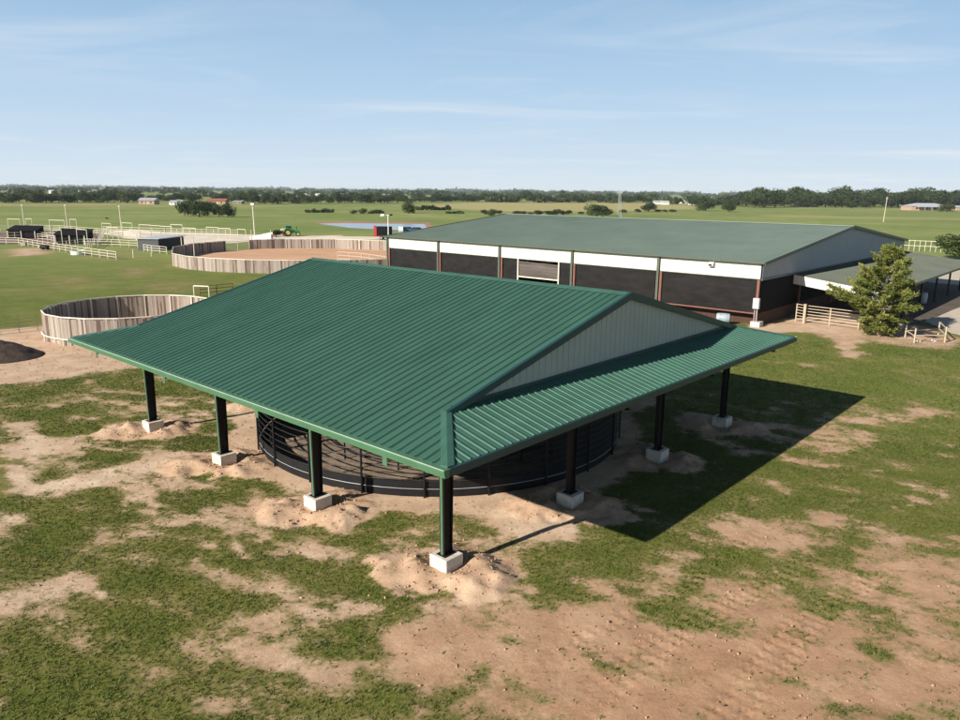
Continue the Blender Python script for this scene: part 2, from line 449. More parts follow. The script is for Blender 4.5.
M['ground'] = ground_material()
V = np.stack([GX.ravel(), GY.ravel(), hg], 1)
me = npmesh('ground', V, quads, M['ground'])
me.polygons.foreach_set('use_smooth', np.ones(len(quads), bool))
def vattr(me, nm, val):
    a = me.attributes.new(nm, 'FLOAT', 'POINT'); a.data.foreach_set('value', np.asarray(val, np.float32))
x, y = GX.ravel(), GY.ravel()
dist = np.hypot(x, y)
vattr(me, 'dirt', dirt); vattr(me, 'pale', pale)
vattr(me, 'far', sstep(55, 150, dist))
fld = np.zeros(x.shape)
for P, s in ((wp([(395, 206), (470, 202.5), (690, 203.2), (700, 209), (620, 211.5), (505, 211.5)]), .85),
             (wp([(-50, 206.5), (-50, 203), (140, 203), (300, 206), (250, 208)]), .35),
             (wp([(760, 214.2), (1000, 219), (1000, 221), (760, 217)]), .45),
             (wp([(430, 213.2), (380, 212), (400, 214.5), (430, 216)]), .6)):
    fld = np.maximum(fld, s*sstep(-6, 10, poly_sd(x, y, P)))
vattr(me, 'field', fld)
vattr(me, 'lush', sstep(-3, 3, poly_sd(x, y, wp([(640, 380), (700, 335), (800, 325), (1100, 330), (1100, 420), (850, 440)])))*.9 + .75*sstep(-14, 4, poly_sd(x, y, wp([(-80, 262), (60, 258), (170, 262), (330, 290), (200, 320), (40, 332), (-80, 330)]))))
tag(link('ground', me), 'patchy green pasture with bare reddish dirt reaching the horizon', 'ground', kind='structure')


# flat sheets laid on the ground
def sheet(name, label, pts, m, z=.02, jitter=.0, sub=6, seed=1, world=None):
    P = world if world else [gp(*p) for p in pts]
    out = []
    rnd = random.Random(seed)
    for i in range(len(P)):
        a, b = P[i], P[(i+1) % len(P)]
        for k in range(sub):
            q = a.lerp(b, k/sub); out.append((q.x + rnd.uniform(-1, 1)*jitter, q.y + rnd.uniform(-1, 1)*jitter, z))
    mb = MB(); mb.add(out, [tuple(range(len(out)))])
    o = mb.build(name, m)
    if o.data.polygons[0].normal.z < 0: o.data.flip_normals()
    return tag(o, label, name.replace('_', ' '), kind='structure')


M['drive'] = mat('pale_gravel_drive', (.47, .40, .32), .95, 0, .12, .7, .5, 8)
M['caliche'] = mat('pale_caliche', (.62, .54, .43), .95, 0, .16, .25)
M['arena'] = mat('orange_tan_arena_sand', (.50, .285, .165), .95, 0, .16, .12, .4, 3, stretch=(1, 2.5, 1))
M['pendirt'] = mat('dark_pen_dirt', (.13, .075, .05), .95, 0, .3, .15)
M['water'] = mat('pond_water', (.10, .13, .16), .12, 0, .1, .05, .12, .35, spec=.5)
M['bank'] = mat('red_brown_pond_bank', (.30, .14, .085), .95, 0, .25, .08)
sheet('driveway', 'pale gravel driveway running in beside the open shed', [(893, 334), (897, 320), (920, 292), (935, 273), (1010, 266), (1060, 360), (990, 345), (953, 334), (925, 322), (905, 327)], M['drive'], .05, .12, 8)
sheet('gravel_road', 'pale caliche strip behind the cream pipe pens', [(100, 233.5), (130, 229.5), (165, 232), (246, 234.5), (380, 237), (380, 239.5), (246, 242), (184, 246), (160, 243), (140, 241)], M['caliche'], .02, .6, 6, 3)
sheet('pen_dirt', 'dark trampled dirt in the cattle pens', [(-40, 233), (56, 231), (100, 233), (104, 241), (60, 246), (19, 244), (-40, 247)], M['pendirt'], .02, .5, 6, 5)
sheet('pond_bank', 'red brown earth bank around the pond', [(312, 222.7), (345, 221.6), (430, 222.6), (432, 229.2), (395, 229.4), (350, 227.4)], M['bank'], .02, .7, 6, 6)
sheet('pond', 'pale blue pond water beyond the arena', [(318, 223.8), (345, 223.3), (425, 224.2), (428, 230.4), (395, 230.2), (350, 228.2)], M['water'], .05, .3, 6, 7)


# ------------------------------------------------------------------ the near pavilion
PZ0, PZ1 = 4.085, 6.863          # eave and ridge
L, WD, SH = 22.01, 21.93, 1.91   # along u, along v, length of the hip skirt
SL = (PZ1-PZ0)/(WD/2)
pav = thing('pavilion', 'open-sided pavilion with dark green ribbed steel roof covering a round pen', 'pavilion', C3, YAW)
# local frame: x = v (across the ridge), y = u (along the ridge)


def ribbed(n, pitch, rib, top, h, off):
    """profile positions and heights of a ribbed panel"""
    out = []
    t = off
    while t < n:
        out += [(t, 0), (t+(rib-top)/2, h), (t+(rib+top)/2, h), (t+rib, 0)]
        mid = t + rib + (pitch-rib)*.36; out += [(mid, 0), (mid+.012, .006), (mid+.034, .006), (mid+.046, 0)]
        mid = t + rib + (pitch-rib)*.60; out += [(mid, 0), (mid+.012, .006), (mid+.034, .006), (mid+.046, 0)]
        t += pitch
    out = [(0, 0)] + [p for p in out if 0.001 < p[0] < n-.001] + [(n, 0)]
    return out


def roof_strip(mb, prof, lo, hi, place):
    rows = []
    for t, h in prof:
        a, b = lo(t), hi(t); n0 = len(mb.v)
        mb.v.append(tuple(place(t, a, h))); mb.v.append(tuple(place(t, b, h))); rows.append(n0)
    for i in range(len(rows)-1):
        a, b = rows[i], rows[i+1]; mb.f.append((a, b, b+1, a+1))


PROF_U = ribbed(L, .3048, .095, .032, .048, .10)
PROF_V = ribbed(WD, .3048, .095, .036, .032, .14)
def hi_main(t):
    if t < SH: return max(t, .02)
    if t > L-SH: return max(L-t, .02)
    return WD/2
for side in (0, 1):
    mb = MB()
    if side == 0: roof_strip(mb, PROF_U, lambda t: 0.0, hi_main, lambda t, s, h: (s - h*.25, t, PZ0 + SL*s + h))
    else: roof_strip(mb, PROF_U, lambda t: 0.0, hi_main, lambda t, s, h: (WD - s + h*.25, t, PZ0 + SL*s + h))
    o = mb.build('roof_panel', M['roof'], pav)
    so = o.modifiers.new('t', 'SOLIDIFY'); so.thickness = .006; so.offset = -1
GW = .13  # setback of the gable wall
for end in (0, 1):
    mb = MB()
    def hi_skirt(t): return max(min(t, WD-t, SH+GW), .02)
    if end == 0: roof_strip(mb, PROF_V, lambda t: 0.0, hi_skirt, lambda t, s, h: (t, s - h*.25, PZ0 + SL*s + h - .002))
    else: roof_strip(mb, PROF_V, lambda t: 0.0, hi_skirt, lambda t, s, h: (t, L - s + h*.25, PZ0 + SL*s + h - .002))
    o = mb.build('skirt_roof_panel', M['roof'], pav)
    so = o.modifiers.new('t', 'SOLIDIFY'); so.thickness = .006; so.offset = -1
# hip caps: a folded strip, one leg on each slope
NM = Vector((-SL, 0, 1)).normalized()
for (sx, sy) in ((0, 0), (1, 0), (0, 1), (1, 1)):
    mb = MB(); w_, e = .20, .052
    def T(xv, yu, z): return (xv if sx == 0 else WD-xv, yu if sy == 0 else L-yu, z)
    a0 = T(-.02, -.02, PZ0+e); b0 = T(SH+.0, SH+.0, PZ0 + SL*SH + e+.012)
    # leg on the main slope (towards +u from the hip) and on the skirt (towards +v)
    a1 = T(-.03, w_, PZ0+e-.012); b1 = T(SH, SH+w_, PZ0+SL*SH+e-.002)
    a2 = T(w_, -.03, PZ0+e-.012); b2 = T(SH+w_, SH, PZ0+SL*SH+e-.002)
    d = Vector((0, 0, -.045))
    for q in ((a0, a1, b1, b0), (a0, b0, b2, a2)):
        P = [Vector(p) for p in q]
        n = (P[1]-P[0]).cross(P[2]-P[0])
        if n.z < 0: P = P[::-1]
        mb.prism([p+d for p in P], -d)
    mb.build('hip_cap', M['roof'], pav)
# ridge cap
mb = MB()
for sg in (-1, 1):
    a = (WD/2, SH-.02, PZ1+.062); b = (WD/2, L-SH+.02, PZ1+.062)
    a2 = (WD/2+sg*.26, SH-.02, PZ1+.062-SL*.26); b2 = (WD/2+sg*.26, L-SH+.02, PZ1+.062-SL*.26)
    P = [Vector(p) for p in (a, a2, b2, b)]
    if (P[1]-P[0]).cross(P[2]-P[0]).z < 0: P = P[::-1]
    mb.prism([p-Vector((0, 0, .016)) for p in P], (0, 0, .016))
mb.build('ridge_cap', M['roof'], pav)
# rake trim
for end in (0, 1):
    yy = SH if end == 0 else L-SH; s = 1 if end == 0 else -1
    for sg in (-1, 1):
        mb = MB()
        x0 = WD/2 + sg*(WD/2-SH+.03)
        p = Vector((x0, yy-s*.03, PZ0+SL*SH-.02)); q = Vector((WD/2, yy-s*.03, PZ1-.01))
        mb.prism([p+Vector((0, 0, -.13)), q+Vector((0, 0, -.17)), q+Vector((0, 0, .075)), p+Vector((0, 0, .07))], (0, -s*.035, 0))
        mb.prism([p+Vector((0, 0, .060)), q+Vector((0, 0, .064)), q+Vector((0, 0, .078)), p+Vector((0, 0, .074))], (0, s*.08, 0))
        mb.prism([p+Vector((0, 0, -.13)), q+Vector((0, 0, -.17)), q+Vector((0, 0, -.15)), p+Vector((0, 0, -.11))], (0, s*(GW+.02), 0))
        mb.build('rake_trim', M['darktrim'], pav)
    # gable wall, ribbed
    mb = MB(); yw = yy + s*GW
    prof = ribbed(WD-2*SH-.7, .3048, .08, .03, .032, .1); zb = PZ0 + SL*(SH+GW) + .02
    for (t0, h0), (t1, h1) in zip(prof[:-1], prof[1:]):
        xa, xb = SH+.35+t0, SH+.35+t1
        za = PZ0 + SL*min(xa, WD-xa) - .03; zb2 = PZ0 + SL*min(xb, WD-xb) - .03
        P = [(xa, yw-s*h0, zb), (xb, yw-s*h1, zb), (xb, yw-s*h1, max(zb2, zb+.01)), (xa, yw-s*h0, max(za, zb+.01))]
        mb.add(P if s > 0 else P[::-1], [(0, 1, 2, 3)])
    o = mb.build('gable_wall', M['wallpanel'], pav)
    mb = MB(); mb.box(WD/2, yw-s*.05, zb+.03, WD-2*SH-.5, .05, .10); mb.build('wall_flashing', M['darktrim'], pav)
# gutters on the two long sides, fascia on the two skirts
for side in (0, 1):
    mb = MB(); x0 = -.10 if side == 0 else WD+.10; sg = -1 if side == 0 else 1
    prof = [(x0-.0*sg, PZ0-.20), (x0+.06*sg, PZ0-.19), (x0+.09*sg, PZ0-.05), (x0+.09*sg, PZ0+.0), (x0-.19*sg, PZ0+.004), (x0-.19*sg, PZ0-.03), (x0-.07*sg, PZ0-.20)]
    mb.prism([(a, -.08, z) for a, z in prof], (0, L+.16, 0)); mb.build('gutter', M['trim'], pav)
    mb = MB(); mb.box(x0+.085*sg, L/2, PZ0+.005, .022, L+.14, .012)
    mb.build('gutter_lip', mat('gutter_edge_highlight', (.42, .50, .43), .3, 0, .1, 3), pav)  # sun highlight along the gutter put into the lip's pale colour
    y0 = -.05 if side == 0 else L+.05
    mb = MB(); mb.box(WD/2, y0, PZ0-.09, WD-.02, .09, .20); mb.build('fascia', M['darktrim'], pav)
# joints that cut the bright lip of the lit gutter
# columns
proto = None
def ibeam(mb, base, top, axis_d, depth0, depth1, fl, tf=.02, tw=.012):
    """tapered vertical I section; flanges face along axis_d"""
    b = Vector(base); t = Vector(top); a = Vector(axis_d); c = Vector((-a.y, a.x, 0))
    for sg in (-1, 1):
        P = [b + a*sg*depth0/2 - c*fl/2, b + a*sg*depth0/2 + c*fl/2, t + a*sg*depth1/2 + c*fl/2, t + a*sg*depth1/2 - c*fl/2]
        mb.prism(P, a*(-sg*tf))
    P = [b - a*depth0/2 + a*tf, b + a*depth0/2 - a*tf, t + a*depth1/2 - a*tf, t - a*depth1/2 + a*tf]
    mb.prism([p - c*tw/2 for p in P], c*tw)
for (cu, cv) in col_spots:
    ztop = PZ0 + SL*min(cv, WD-cv, cu if 2 < cu < 3 else 99, (L-cu) if cu > L-3 else 99) - .30
    if cu < 3 or cu > L-3: ztop = PZ0 + SL*2.06 - .30
    if cv < 3 or cv > WD-3: ztop = PZ0 + SL*2.06 - .30
    mb = MB()
    # sun and shade put into colour: green plate on the lit row, black elsewhere
    ibeam(mb, (cv, cu, .46), (cv, cu, ztop), (1, 0, 0), .32, .42, .17)
    mb.box(cv, cu, .47, .44, .34, .02)
    c = mb.build('column', M['steel'], pav)
    if cv < 3:
        mb = MB()
        P0 = Vector((cv-.16-.004, cu, .48)); P1 = Vector((cv-.21-.004, cu, ztop))
        mb.prism([P0+Vector((0, -.035, 0)), P0+Vector((0, .045, 0)), P1+Vector((0, .045, 0)), P1+Vector((0, -.035, 0))], (-.006, 0, 0))
        mb.build('lit_flange_plate', M['greensteel'], c)
    mb = MB(); mb.box(cv, cu, .12, .66, .66, .68)
    f = mb.build('footing', M['concrete'], c)
    bv = f.modifiers.new('b', 'BEVEL'); bv.width = .015; bv.segments = 2
# frames: a rafter pair over every column line, running out to the eaves
for cu in [COLS[0]+.12, COLS[1], COLS[2], COLS[3]-.12]:
    for sg in (-1, 1):
        mb = MB()
        x_e = 0.02 if sg < 0 else WD-.02; x_c = 2.06 if sg < 0 else WD-2.06
        def zz(xv): return PZ0 + SL*min(xv, WD-xv) - .14
        # tapered web: shallow at the eave, deep at the knee, shallow at the ridge
        pts = [(x_e, .10 + .10), (x_c, .52), ((x_c+WD/2)/2, .40), (WD/2, .46)]
        hi = [Vector((px_, cu, zz(px_))) for px_, d in pts]; lo = [Vector((px_, cu, zz(px_)-d)) for px_, d in pts]
        for i in range(3):
            mb.prism([lo[i]+Vector((0, -.006, 0)), lo[i+1]+Vector((0, -.006, 0)), hi[i+1]+Vector((0, -.006, 0)), hi[i]+Vector((0, -.006, 0))], (0, .012, 0))
            mb.beam(lo[i], lo[i+1], .16, .016); mb.beam(hi[i], hi[i+1], .16, .016)
        if cu < 3 or cu > L-3: pass
        mb.build('rafter', M['steel'], pav)
        mb = MB(); mb.box(x_e-.012*(1 if sg > 0 else -1)*-1, cu, zz(x_e)-.20, .018, .17, .34)
        mb.build('rafter_end_plate', M['greensteel'], pav)
for cv in COLS:
    for end in (0, 1):
        mb = MB()
        y_e = .02 if end == 0 else L-.02; y_c = 2.06 if end == 0 else L-2.06
        zt0 = PZ0 - .14; zt1 = PZ0 + SL*2.06 - .14
        a0 = Vector((cv, y_e, zt0)); a1 = Vector((cv, y_c, zt1))
        mb.prism([a0+Vector((-.006, 0, -.2)), a1+Vector((-.006, 0, -.52)), a1+Vector((-.006, 0, 0)), a0+Vector((-.006, 0, 0))], (.012, 0, 0))
        mb.beam(a0+Vector((0, 0, -.2)), a1+Vector((0, 0, -.52)), .16, .016); mb.beam(a0, a1, .16, .016)
        mb.build('outrigger', M['steel'], pav)
for end in (0, 1):
    yy = 2.06 if end == 0 else L-2.06
    mb = MB(); mb.box(WD/2, yy, PZ0+SL*2.06-.45, WD-4.2, .2, .3); mb.build('end_beam', M['steel'], pav)
for sg in (0, 1):
    for k in range(9):
        xv = .25 + k*1.3; xv = xv if sg == 0 else WD-xv
        mb = MB(); z = PZ0 + SL*min(xv, WD-xv) - .075
        e_ = min(xv, WD-xv); y0_ = .1 if e_ > SH else e_+.05
        y0_ = SH+GW+.1 if e_ > SH else max(.15, e_)
        mb.box(xv, L/2, z, .06, L-2*y0_, .12); mb.build('purlin', M['steel'], pav)

# ------------------------------------------------------------------ round pen under the pavilion
PR, PC = 7.78, W(11.15, 10.95)
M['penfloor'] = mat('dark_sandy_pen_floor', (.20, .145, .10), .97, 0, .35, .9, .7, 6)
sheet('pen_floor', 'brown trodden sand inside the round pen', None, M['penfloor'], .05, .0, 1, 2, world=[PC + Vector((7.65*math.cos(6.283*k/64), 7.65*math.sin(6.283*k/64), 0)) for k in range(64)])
pen = thing('round_pen', 'black pipe round pen with solid kick boards under the green pavilion', 'pen', PC, YAW)
NP = 22
def ring(r, z, a0=0, a1=360, n=72):
    return [(r*math.sin(R(a0+(a1-a0)*i/n)), r*math.cos(R(a0+(a1-a0)*i/n)), z) for i in range(n+(0 if a1-a0 == 360 else 1))]
for z in (.62, .86, 1.10, 1.34, 1.58, 1.82):
    mb = MB(); mb.tube(ring(PR, z), .024, 6, closed=True); mb.build('rail', M['pipeblack'], pen)
mb = MB(); rr = ring(PR-.05, 0); n_ = len(rr)
for z0, z1 in ((.02, .29), (.31, .57)):
    for i in range(n_):
        a, b = Vector(rr[i]), Vector(rr[(i+1) % n_])
        mb.prism([a+Vector((0, 0, z0)), b+Vector((0, 0, z0)), b+Vector((0, 0, z1)), a+Vector((0, 0, z1))], a.normalized()*.03)
mb.build('kick_board', M['kick'], pen)
mb = MB(); mb.tube(ring(PR+.0, .30), .010, 6, closed=True); mb.build('kick_rail', M['grey'], pen)
pp = None
for k in range(NP):
    if pp is None:
        mb = MB(); mb.tube([(0, 0, -.1), (0, 0, 1.86)], .038, 8); pp = mb.build('post', M['pipeblack'], pen); o = pp
    else: o = dup(pp, pen)
    a = 2*math.pi*k/NP; o.location = ((PR+.045)*math.sin(a), (PR+.045)*math.cos(a), 0)
for a0, a1 in ((-62, 70), (70, 194)):
    mb = MB(); rr = ring(PR-.06, .58, a0, a1, 40)
    for i in range(40):
        a, b = Vector(rr[i]), Vector(rr[i+1])
        mb.prism([a, b, b+Vector((0, 0, 1.22)), a+Vector((0, 0, 1.22))], a.normalized()*-.012)
    mb.build('windscreen', M['kick'], pen)
inner = thing('inner_rail_ring', 'inner ring of black pipe rails inside the round pen', 'pen', PC, YAW)
for z in (.45, .80, 1.15, 1.5):
    mb = MB(); mb.tube(ring(5.5, z), .022, 6, closed=True); mb.build('rail', M['pipeblack'], inner)
pp = None
for k in range(14):
    if pp is None:
        mb = MB(); mb.tube([(0, 0, -.1), (0, 0, 1.55)], .035, 8); pp = mb.build('post', M['pipeblack'], inner); o = pp
    else: o = dup(pp, inner)
    a = 2*math.pi*(k+.4)/14; o.location = (5.5*math.sin(a), 5.5*math.cos(a), 0)

# ------------------------------------------------------------------ the big barn
BU0, BU1, BV0, BV1, BE, BR = 11.2, 55.35, 46.6, 90.4, 5.06, 7.24
BM = (BV0+BV1)/2; BSL = (BR-BE)/(BM-BV0)
barn = thing('riding_barn', 'large green roofed barn with cream wall bands and dark mesh curtains', 'barn', C3, YAW)
BB = 3.76   # bottom of the cream band
prof = ribbed(BU1-BU0+.6, .3048, .09, .03, .035, .1)
for side in (0, 1):
    mb = MB()
    rows = []
    for t, h in [p for p in prof if p[1] != .006]:
        yv = BU0-.3+t
        if side == 0: mb.v += [(BV0-.3, yv, BE+h-BSL*.3), (BM, yv, BR+h)]
        else: mb.v += [(BV1+.3, yv, BE+h-BSL*.3), (BM, yv, BR+h)]
    for i in range(0, len(mb.v)-2, 2):
        f = (i, i+2, i+3, i+1)
        mb.f.append(f[::-1] if side == 0 else f)
    o = mb.build('roof_panel', M['barnroof'], barn)
    so = o.modifiers.new('t', 'SOLIDIFY'); so.thickness = .05
mb = MB(); mb.box(BM, (BU0+BU1)/2, BR+.05, .5, BU1-BU0+.6, .06); mb.build('ridge_cap', M['barnroof'], barn)
for side in (0, 1):
    xv = BV0-.36 if side == 0 else BV1+.36
    mb = MB(); mb.box(xv, (BU0+BU1)/2, BE-.02, .12, BU1-BU0+.6, .11); mb.build('gutter', M['barntrim'], barn)
for yv in (BU0-.32, BU1+.32):
    for sg in (-1, 1):
        mb = MB(); a = Vector((BM+sg*(BM-BV0+.3), yv, BE-BSL*.3-.04)); b = Vector((BM, yv, BR-.03))
        mb.beam(a, b, .06, .26); mb.build('rake_trim', M['barntrim'], barn)
BAYS = [11.2, 20.1, 29.1, 38.05, 46.87, 55.35]
def vribs(mb, xv, y0, y1, z0, z1, out, pitch=.61, h=.045):
    """ribbed wall sheet in the plane x = xv, facing out (+-1)"""
    prof = [p for p in ribbed(y1-y0, pitch, .08, .03, h, .1) if p[1] != .006]
    for (t0, h0), (t1, h1) in zip(prof[:-1], prof[1:]):
        q = [(xv+out*h0, y0+t0, z0), (xv+out*h1, y0+t1, z0), (xv+out*h1, y0+t1, z1), (xv+out*h0, y0+t0, z1)]
        mb.add(q if out > 0 else q[::-1], [(0, 1, 2, 3)])
def bulge_sheet(mb, xv, y0, y1, z0, z1, amp, out=-1, nu=16, nv=10):
    n0 = len(mb.v)
    for j in range(nv+1):
        for i in range(nu+1):
            s, t = i/nu, j/nv
            b = amp*math.sin(math.pi*s)**.6*math.sin(math.pi*min(1, t*.93+.03)) if 0 < s < 1 else 0
            mb.v.append((xv+out*(b+.02*math.sin(9*s+4*t)), y0+(y1-y0)*s, z0+(z1-z0)*t))
    for j in range(nv):
        for i in range(nu):
            a = n0+j*(nu+1)+i; q = (a, a+1, a+nu+2, a+nu+1)
            mb.f.append(q[::-1] if out < 0 else q)
SILL = 1.05
for i in range(5):
    y0, y1 = BAYS[i], BAYS[i+1]
    for xv, out in ((BV0, -1), (BV1, 1)):
        mb = MB(); vribs(mb, xv, y0+.12, y1-.12, BB, BE-.05, out); mb.obox((xv-out*.1, y0+.1, BB), (out*.095, 0, 0), (0, y1-y0-.2, 0), (0, 0, BE-BB-.1))
        mb.build('wall_panel', M['barnwhite'], barn)
        mb = MB(); mb.box(xv, (y0+y1)/2, BB-.03, .14, y1-y0-.26, .06); mb.build('panel_trim', M['barntrim'], barn)
        if i == 2 and out < 0:
            for ya, yb in ((35.75, y1-.35), (y0+.35, 30.6)):
                mb = MB(); bulge_sheet(mb, xv+.05, ya, yb, SILL, BB-.06, .10, out); mb.build('mesh_curtain', M['mesh'], barn)
            mb = MB(); bulge_sheet(mb, xv+.04, 30.75, 35.6, 2.08, 3.40, .22, out)
            mb.tube([(xv+.0, 30.75, 3.35), (xv+.0, 35.6, 3.42)], .10, 8); mb.build('rolled_curtain', mat('sagging_shade_cloth', (.085, .070, .062), .85, 0, .3, 1.5, .3, 3, stretch=(1, .4, 4)), barn)
            for yy in (35.68, 30.68):
                mb = MB(); mb.box(xv-.02, yy, (BB)/2, .12, .13, BB); mb.build('door_post', M['pipewhite'], barn)
            mb = MB(); mb.box(xv-.02, 33.18, 2.0, .10, 4.9, .11); mb.build('door_rail', M['pipewhite'], barn)
        else:
            mb = MB(); bulge_sheet(mb, xv+.05*-out, y0+.35, y1-.30, SILL, BB-.06, .16, out)
            mb.build('mesh_curtain', M['mesh'], barn)
        mb = MB(); mb.box(xv-out*.02, (y0+y1)/2, SILL-.05, .10, y1-y0-.5, .10); mb.build('sill_rail', M['redsteel'], barn)
        mb = MB(); mb.box(xv-out*.9, (y0+y1)/2, (SILL-.15)/2, .05, y1-y0-.3, SILL-.15); mb.build('kick_wall', M['redboard'], barn)
for i, yv in enumerate(BAYS):
    for xv, out in ((BV0, -1), (BV1, 1)):
        yy = min(max(yv, BU0+.12), BU1-.12)
        mb = MB(); mb.box(xv+.02*out, yy-.24*(1 if i else -0.2), BB/2-.03, .18, .20, BB-.06); mb.build('frame_post', M['redsteel'], barn)
        if 0 < i:
            mb = MB(); mb.box(xv+.14*out, yy+.04, BE/2, .13, .22, BE-.06); mb.build('downspout', M['barntrim'], barn)
# gable ends
for yv, out in ((BU0, -1), (BU1, 1)):
    mb = MB()
    pr_ = [p for p in ribbed(BV1-BV0, .305, .08, .03, .03, .1) if p[1] != .006]
    for (t0, h0), (t1, h1) in zip(pr_[:-1], pr_[1:]):
        xa, xb = BV0+t0, BV0+t1
        za = BR-BSL*abs(xa-BM)-.06; zb = BR-BSL*abs(xb-BM)-.06
        q = [(xa, yv+out*h0, BB), (xb, yv+out*h1, BB), (xb, yv+out*h1, zb), (xa, yv+out*h0, za)]
        mb.add(q if out < 0 else q[::-1], [(0, 1, 2, 3)])
    mb.build('gable_wall', M['gablegrey'], barn)
    mb = MB(); mb.box(BM, yv+out*.03, BB-.06, BV1-BV0, .14, .12); mb.build('gable_trim', M['barntrim'], barn)
    for j in range(5):
        xa = BV0 + j*(BV1-BV0)/5; xb = BV0 + (j+1)*(BV1-BV0)/5
        mb = MB(); mb.box((xa+xb)/2, yv-out*.06, (SILL+BB)/2, xb-xa-.3, .04, BB-SILL-.1); mb.build('mesh_curtain', M['black'], barn)
        mb = MB(); mb.box((xa+xb)/2, yv-out*.1, SILL/2, xb-xa-.3, .05, SILL-.05); mb.build('kick_wall', M['redboard'], barn)
        if j: mb = MB(); mb.box(xa, yv+out*.02, BB/2, .2, .2, BB); mb.build('frame_post', M['redsteel'], barn)
mb = MB(); mb.box(BV0, BU0+.05, .20, .75, .75, .40); mb.build('corner_footing', M['concrete'], barn)
# wall lamp on the right-hand bay
mb = MB(); mb.box(BV0-.20, 15.35, 4.62, .34, .42, .24); mb.prism([(BV0-.36, 15.1, 4.70), (BV0-.36, 15.6, 4.70), (BV0-.04, 15.6, 4.82), (BV0-.04, 15.1, 4.82)], (0, 0, .02))
lampo = mb.build('wall_lamp', M['lamp'], barn)
mb = MB(); mb.box(BV0-.378, 15.35, 4.60, .012, .30, .16); mb.build('lamp_lens', M['glass'], lampo)
# open shed on the gable end
SU0, SV0, SV1, SZ0, SZ1 = 3.8, 53.6, 91.0, 2.75, 3.66
mb = MB(); pr_ = [p for p in ribbed(SV1-SV0, .3048, .09, .03, .03, .1) if p[1] != .006]
for t, h in pr_: mb.v += [(SV0+t, SU0, SZ0+h), (SV0+t, BU0-.04, SZ1+h)]
for i in range(0, len(mb.v)-2, 2): mb.f.append((i, i+2, i+3, i+1))
o = mb.build('shed_roof', mat('old_shed_roof', (.088, .100, .082), .8, 0, .12, .3, spec=.15), barn); so = o.modifiers.new('t', 'SOLIDIFY'); so.thickness = .04
mb = MB(); mb.box((SV0+SV1)/2, SU0-.05, SZ0-.07, SV1-SV0+.1, .08, .2); mb.build('shed_gutter', M['barntrim'], barn)
mb = MB()
prs = [p for p in ribbed(BU0-SU0-.1, .305, .08, .03, .025, .1) if p[1] != .006]
for (t0, h0), (t1, h1) in zip(prs[:-1], prs[1:]):
    ya, yb = SU0+.03+t0, SU0+.03+t1
    za = SZ0+(ya-SU0)*(SZ1-SZ0)/(BU0-SU0); zb = SZ0+(yb-SU0)*(SZ1-SZ0)/(BU0-SU0)
    mb.add([(SV0-.06-h0, ya, za-.82), (SV0-.06-h0, ya, za-.05), (SV0-.06-h1, yb, zb-.05), (SV0-.06-h1, yb, zb-.82)], [(0, 1, 2, 3)][::1])
o = mb.build('shed_fascia', M['barnwhite'], barn); o.modifiers.new('t', 'SOLIDIFY').thickness = .03
for k in range(7):
    xv = SV0 + .1 + k*(SV1-SV0-.3)/6
    mb = MB(); mb.box(xv, SU0+.12, (SZ0-.1)/2, .16, .16, SZ0-.1); mb.build('shed_post', M['steel'], barn)
mb = MB(); mb.box(SV0+.05, BU0-.5, 1.5, .14, .14, 3.0); mb.build('shed_post', M['steel'], barn)
# things on and beside the barn
eb = thing('electric_box', 'pale grey electric box on the red corner post of the barn', 'electric box', W(BU0+.1, BV0-.30, 1.35), YAW)
mb = MB(); mb.box(0, 0, .5, .26, .5, .85); o = mb.build('cabinet', M['greybox'], eb); o.modifiers.new('b', 'BEVEL').width = .03
mb = MB(); mb.box(-.14, 0, .5, .02, .44, .77); mb.build('cover', M['greybox'], eb)
mb = MB(); mb.tube([(0, -.1, .0), (0, -.12, -1.0)], .035, 8); mb.tube([(.02, .12, 0), (.02, .1, -1.0)], .025, 8); mb.build('conduit', M['grey'], eb)
dr = thing('drum', 'pale blue plastic drum lying beside the barn kick wall', 'drum', W(13.6, 45.6, 0), YAW+.35)
mb = MB(); mb.tube([(0, -.52, .52), (0, -.46, .52), (0, -.1, .52), (0, .1, .52), (0, .46, .52), (0, .52, .52)], [.33, .37, .39, .39, .37, .33], 18); mb.build('barrel', M['drum'], dr, True)
mb = MB()
for yy in (-.25, .25): mb.tube([(0, yy-.03, .52), (0, yy+.03, .52)], .40, 18)
mb.build('hoop', M['drum'], dr, True)


sheet('shed_shade_sheet', 'ground sheet under the open shed with the shed shadow painted into its dark colour', None, mat('painted_shed_shade', (.085, .062, .046), .97, 0, .35, .5, .5, 6), .075, .12, 6, 4, world=[W(2.2, 56.5), W(11.0, 54.0), W(11.0, 91.5), W(.2, 91.0)])  # ground sheet coloured dark to deepen the shadow of the shed roof
fb = thing('feed_barrel', 'dull grey barrel standing in the shade under the open shed', 'barrel', W(4.6, 70.5, .08), 0)
mb = MB(); mb.tube([(0, 0, 0), (0, 0, .1), (0, 0, .5), (0, 0, .9), (0, 0, 1.0)], [.34, .40, .43, .40, .34], 18); mb.build('drum', M['grey'], fb, True)
mb = MB(); mb.disc((0, 0, 1.02), (0, 0, 1), .37, .05, 18); mb.build('lid', M['grey'], fb)


